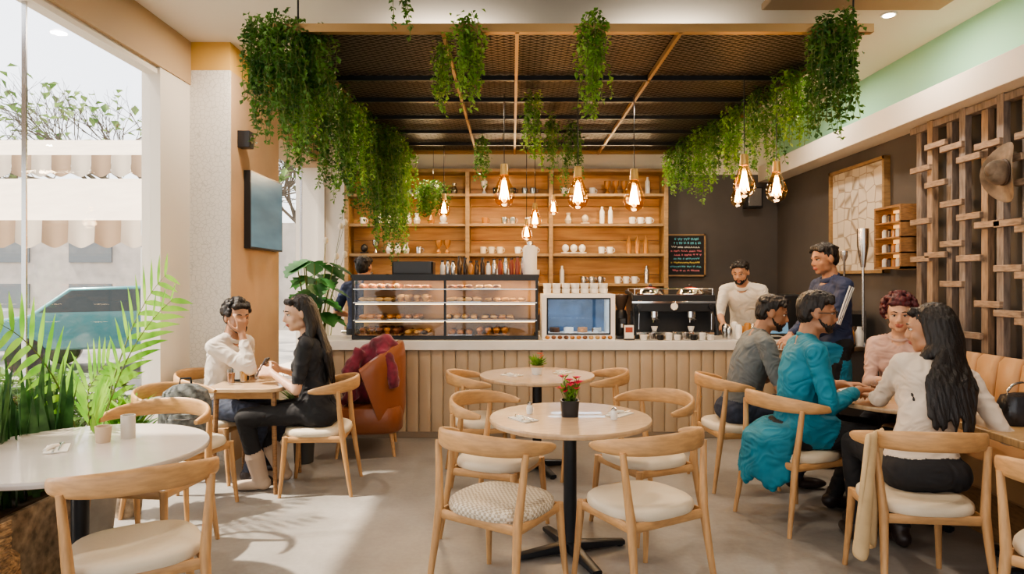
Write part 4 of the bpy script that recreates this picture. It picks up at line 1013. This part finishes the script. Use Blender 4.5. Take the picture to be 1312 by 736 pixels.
    if specs:
        e.mat(blackp)
        for s in (-1,1):
            e.sweep([(s*.031+.023*math.cos(a),.094,.0+.019*math.sin(a)) for a in [q*math.pi/9 for q in range(18)]],.0024,n=5,closed=True); e.sweep([(s*.054,.093,.006),(s*.078,.06,.006),(s*.086,-.005,.0)],.0024,n=5)
        e.sweep([(-.009,.095,.004),(0,.099,.007),(.009,.095,.004)],.002,n=5)
    e.obj('face_details',parent=root,ang=180)
    return root
mats_extra={}
blk=M('black_jersey',(.02,.02,.023),.8); blkp=M('black_trousers',(.015,.015,.018),.8); wsh=M('white_linen',(.56,.50,.44),.85); boot=M('boot_beige_suede',(.46,.36,.28),.8); dshoe=M('dark_leather_shoe',(.03,.02,.018),.4)
wsh2=M('white_cotton',(.62,.59,.54),.85); navy=M('navy_track_jacket',(.02,.032,.085),.7); jean=M('dark_denim',(.035,.045,.075),.8,ns=30,na=.2); teal=M('teal_kurta',(.01,.19,.28),.7,ns=6,na=.12); grey=M('grey_tshirt',(.15,.165,.17),.85,ns=20,na=.1)
blouse=M('sheer_cream_blouse',(.62,.53,.44),.75); rose=M('dusty_rose_top',(.55,.38,.33),.8); apron=M('blue_apron',(.02,.22,.36),.7)
random.seed(2)
person('seated_woman_in_black',(-1.42,4.88),(-1,-.12),1.11,.57,.12,head=(.42,.20,0),wr=(-1.72,4.99,.84),wl=(-1.72,4.81,.84),hr=(-1,-.5,.1),hl=(-1,.5,.1),palm_r=(0,-1,-.3),palm_l=(0,1,-.3),fr=(-1.72,5.02),fl=(-1.80,4.80),top=blk,bot=blkp,shoe=boot,skin='c',female=True,sleeve=.75,hair='long',hairfront=.9,collar=(blk,.008))
person('seated_man_in_white',(-2.24,5.16),(1,-.25),1.08,.55,.20,head=(-.45,.12,0),wr=(-2.02,5.02,1.10),hr=(-.10,.1,1),palm_r=(-.7,.6,.1),wl=(-1.98,5.22,.79),fr=(-1.95,4.98),fl=(-1.95,5.28),top=wsh,bot=jean,shoe=dshoe,skin='b',sleeve=1.7,hair='curly',curl=.6,beard=True,collar=(wsh,.014))
person('counter_staff_in_dark_shirt',(-1.66,7.42),(.2,1),1.07,.97,.05,top=navy,bot=blkp,shoe=dshoe,skin='b',sleeve=.8,stand=True,vox=.01,wr=(-1.5,7.72,1.1),wl=(-1.85,7.72,1.1))
person('barista_in_white_shirt',(2.56,7.35),(-.55,-1),1.07,.97,.40,head=(-.1,.35,0),top=wsh2,bot=blkp,shoe=dshoe,skin='a',sleeve=1.1,stand=True,wr=(2.18,6.93,1.06),wl=(2.48,6.86,1.04),hr=(-.3,-1,-.3),hl=(-.4,-1,-.3),beard=True,vox=.0075,collar=(wsh2,.016))
mats_extra['standing_man_in_navy_jacket']=apron
def apr(P,T,Hd,w2l,H):
    for i in range(19): P.ell(V((0,.03,H-.02-.02*i)),(.170+.001*i,.130,.05),5)
person('standing_man_in_navy_jacket',(2.64,5.5),(-1,-.1),1.09,.99,.06,head=(.05,.18,0),top=navy,bot=blkp,shoe=dshoe,skin='b',sleeve=1.85,stand=True,wr=(2.3,5.55,1.05),wl=(2.32,5.38,1.02),extra=apr,stripes=True,collar=(navy,.018))
mats_extra['seated_man_in_teal_kurta']=teal
def kurta(P,T,Hd,w2l,H):
    for i in range(4):
        t=i/3
        P.cap(V((-.09,.12*t,H+.0)),V((.09,.12*t,H+.0)),.104-.006*t,.104-.006*t,5)
    for i in range(19):
        a=math.radians(-165+150*i/18); x=.19*math.cos(a); y=-.03+.17*math.sin(a)
        P.cap(V((x*.85,y*.8,H+.0)),V((x*1.12,y*1.28,H-.05)),.04,.028,5); P.cap(V((x*1.12,y*1.28,H-.05)),V((x*1.2,y*1.45,H-.26-.03*math.sin(i*1.3))),.028,.019,5)
person('seated_man_in_teal_kurta',(1.80,4.25),(.95,-.12),1.15,.575,.13,head=(-.2,.1,0),wr=(2.13,4.12,.83),wl=(2.18,4.42,.82),hr=(1,.3,-.05),hl=(1,-.4,0),fr=(2.1,4.1),fl=(2.12,4.42),top=teal,bot=blkp,shoe=dshoe,skin='b',sleeve=1.75,hair='short',beard=True,specs=True,extra=kurta,collar=(teal,.013))
person('seated_man_in_grey_tshirt',(1.70,5.0),(.95,-.05),1.14,.57,.28,head=(-.25,.25,0),wr=(2.12,4.82,.86),wl=(2.15,5.05,.9),fr=(2.05,4.85),fl=(2.05,5.15),top=grey,bot=jean,shoe=dshoe,skin='b',sleeve=.8,hair='short',beard=True,collar=(grey,.009))
person('seated_woman_in_cream_blouse',(2.08,3.40),(.1,1),1.12,.57,.20,side=.24,head=(.95,.15,0),wr=(2.43,3.62,.815),hr=(.3,1,-.05),wl=(2.14,3.98,.815),hl=(.3,1,-.05),fr=(2.2,3.80),fl=(1.98,3.85),top=blouse,bot=blkp,shoe=dshoe,skin='a',female=True,sleeve=1.8,hair='long',pole_r=(.35,-.6,-.8),hairfront=1.2,hairside=.03)
person('seated_woman_with_burgundy_hair',(2.88,4.98),(-.55,-.8),1.10,.56,.12,head=(.1,.12,0),wr=(2.62,4.68,.815),wl=(2.78,4.62,.815),fr=(2.6,4.85),fl=(2.75,4.75),top=rose,bot=jean,shoe=dshoe,skin='c',female=True,sleeve=1.5,hair='bigcurly',hm=hburg,collar=(rose,.009))
# ------------------------------------------------------------------ lights
w=bpy.data.worlds.new('sky_world'); scene.world=w; w.use_nodes=True; bg=w.node_tree.nodes['Background']
st=w.node_tree.nodes.new('ShaderNodeTexSky'); st.sky_type='NISHITA'; st.sun_disc=False; st.sun_elevation=math.radians(42); st.sun_rotation=math.radians(-80); st.air_density=1; st.dust_density=3
mxw=w.node_tree.nodes.new('ShaderNodeMixRGB'); mxw.inputs[0].default_value=.6; mxw.inputs[2].default_value=(6.2,6,5.8,1)
w.node_tree.links.new(st.outputs[0],mxw.inputs[1]); w.node_tree.links.new(mxw.outputs[0],bg.inputs[0]); bg.inputs[1].default_value=.38
s=bpy.data.lights.new('sun','SUN'); s.energy=8; s.angle=math.radians(2); s.color=(1,.88,.72)
so=bpy.data.objects.new('sun',s); scene.collection.objects.link(so); so.rotation_euler=V((.62,.10,-1.05)).to_track_quat('-Z','Y').to_euler()
def area(name,loc,size,e,col=(1,.86,.7),rot=(0,0,0),sy=None):
    L=bpy.data.lights.new(name,'AREA'); L.energy=e; L.color=col; L.size=size
    if sy: L.shape='RECTANGLE'; L.size_y=sy
    else: L.shape='DISK'
    o=bpy.data.objects.new(name,L); o.location=loc; o.rotation_euler=rot; scene.collection.objects.link(o)
for x,y in ((-1.9,2.6),(-1.9,5.2),(2.75,4.9),(2.65,6.6),(.6,2.2),(2.7,2.6)): area('downlight',(x,y,ZC-.03),.09,17)
for x in (-1.3,0,1.2): area('shelf_light',(x,8.0,2.8),.9,19,(1,.72,.42),(math.radians(-28),0,0),.06)
for x in (-1.09,-.2): area('case_light',(x,6.6,1.515),.8,7,(1,.66,.34),(0,0,0),.05)
area('fridge_light',(.64,6.7,1.32),.5,.9,(.6,.8,1),(0,0,0),.05)
for x,y in ((-.4,5.4),(1.3,5.4),(-.4,7.3),(1.3,7.3)): area('pergola_downlight',(x,y,2.97),.08,10)
for x in (-.5,1.2): area('ceiling_fill_light',(x,5.2,3.12),.6,5,(1,.88,.72),(math.pi,0,0),.1)  # fill lights added above the pergola to brighten the ceiling
# ------------------------------------------------------------------ camera
cam=bpy.data.cameras.new('camera'); cam.sensor_width=36; cam.lens=860/1312*36; cam.shift_y=-8/1312
co=bpy.data.objects.new('camera',cam); scene.collection.objects.link(co); co.location=(0,0,1.5); co.rotation_euler=(math.radians(90),0,0); scene.camera=co
scene.view_settings.look='AgX - Medium High Contrast'; scene.view_settings.exposure=.45
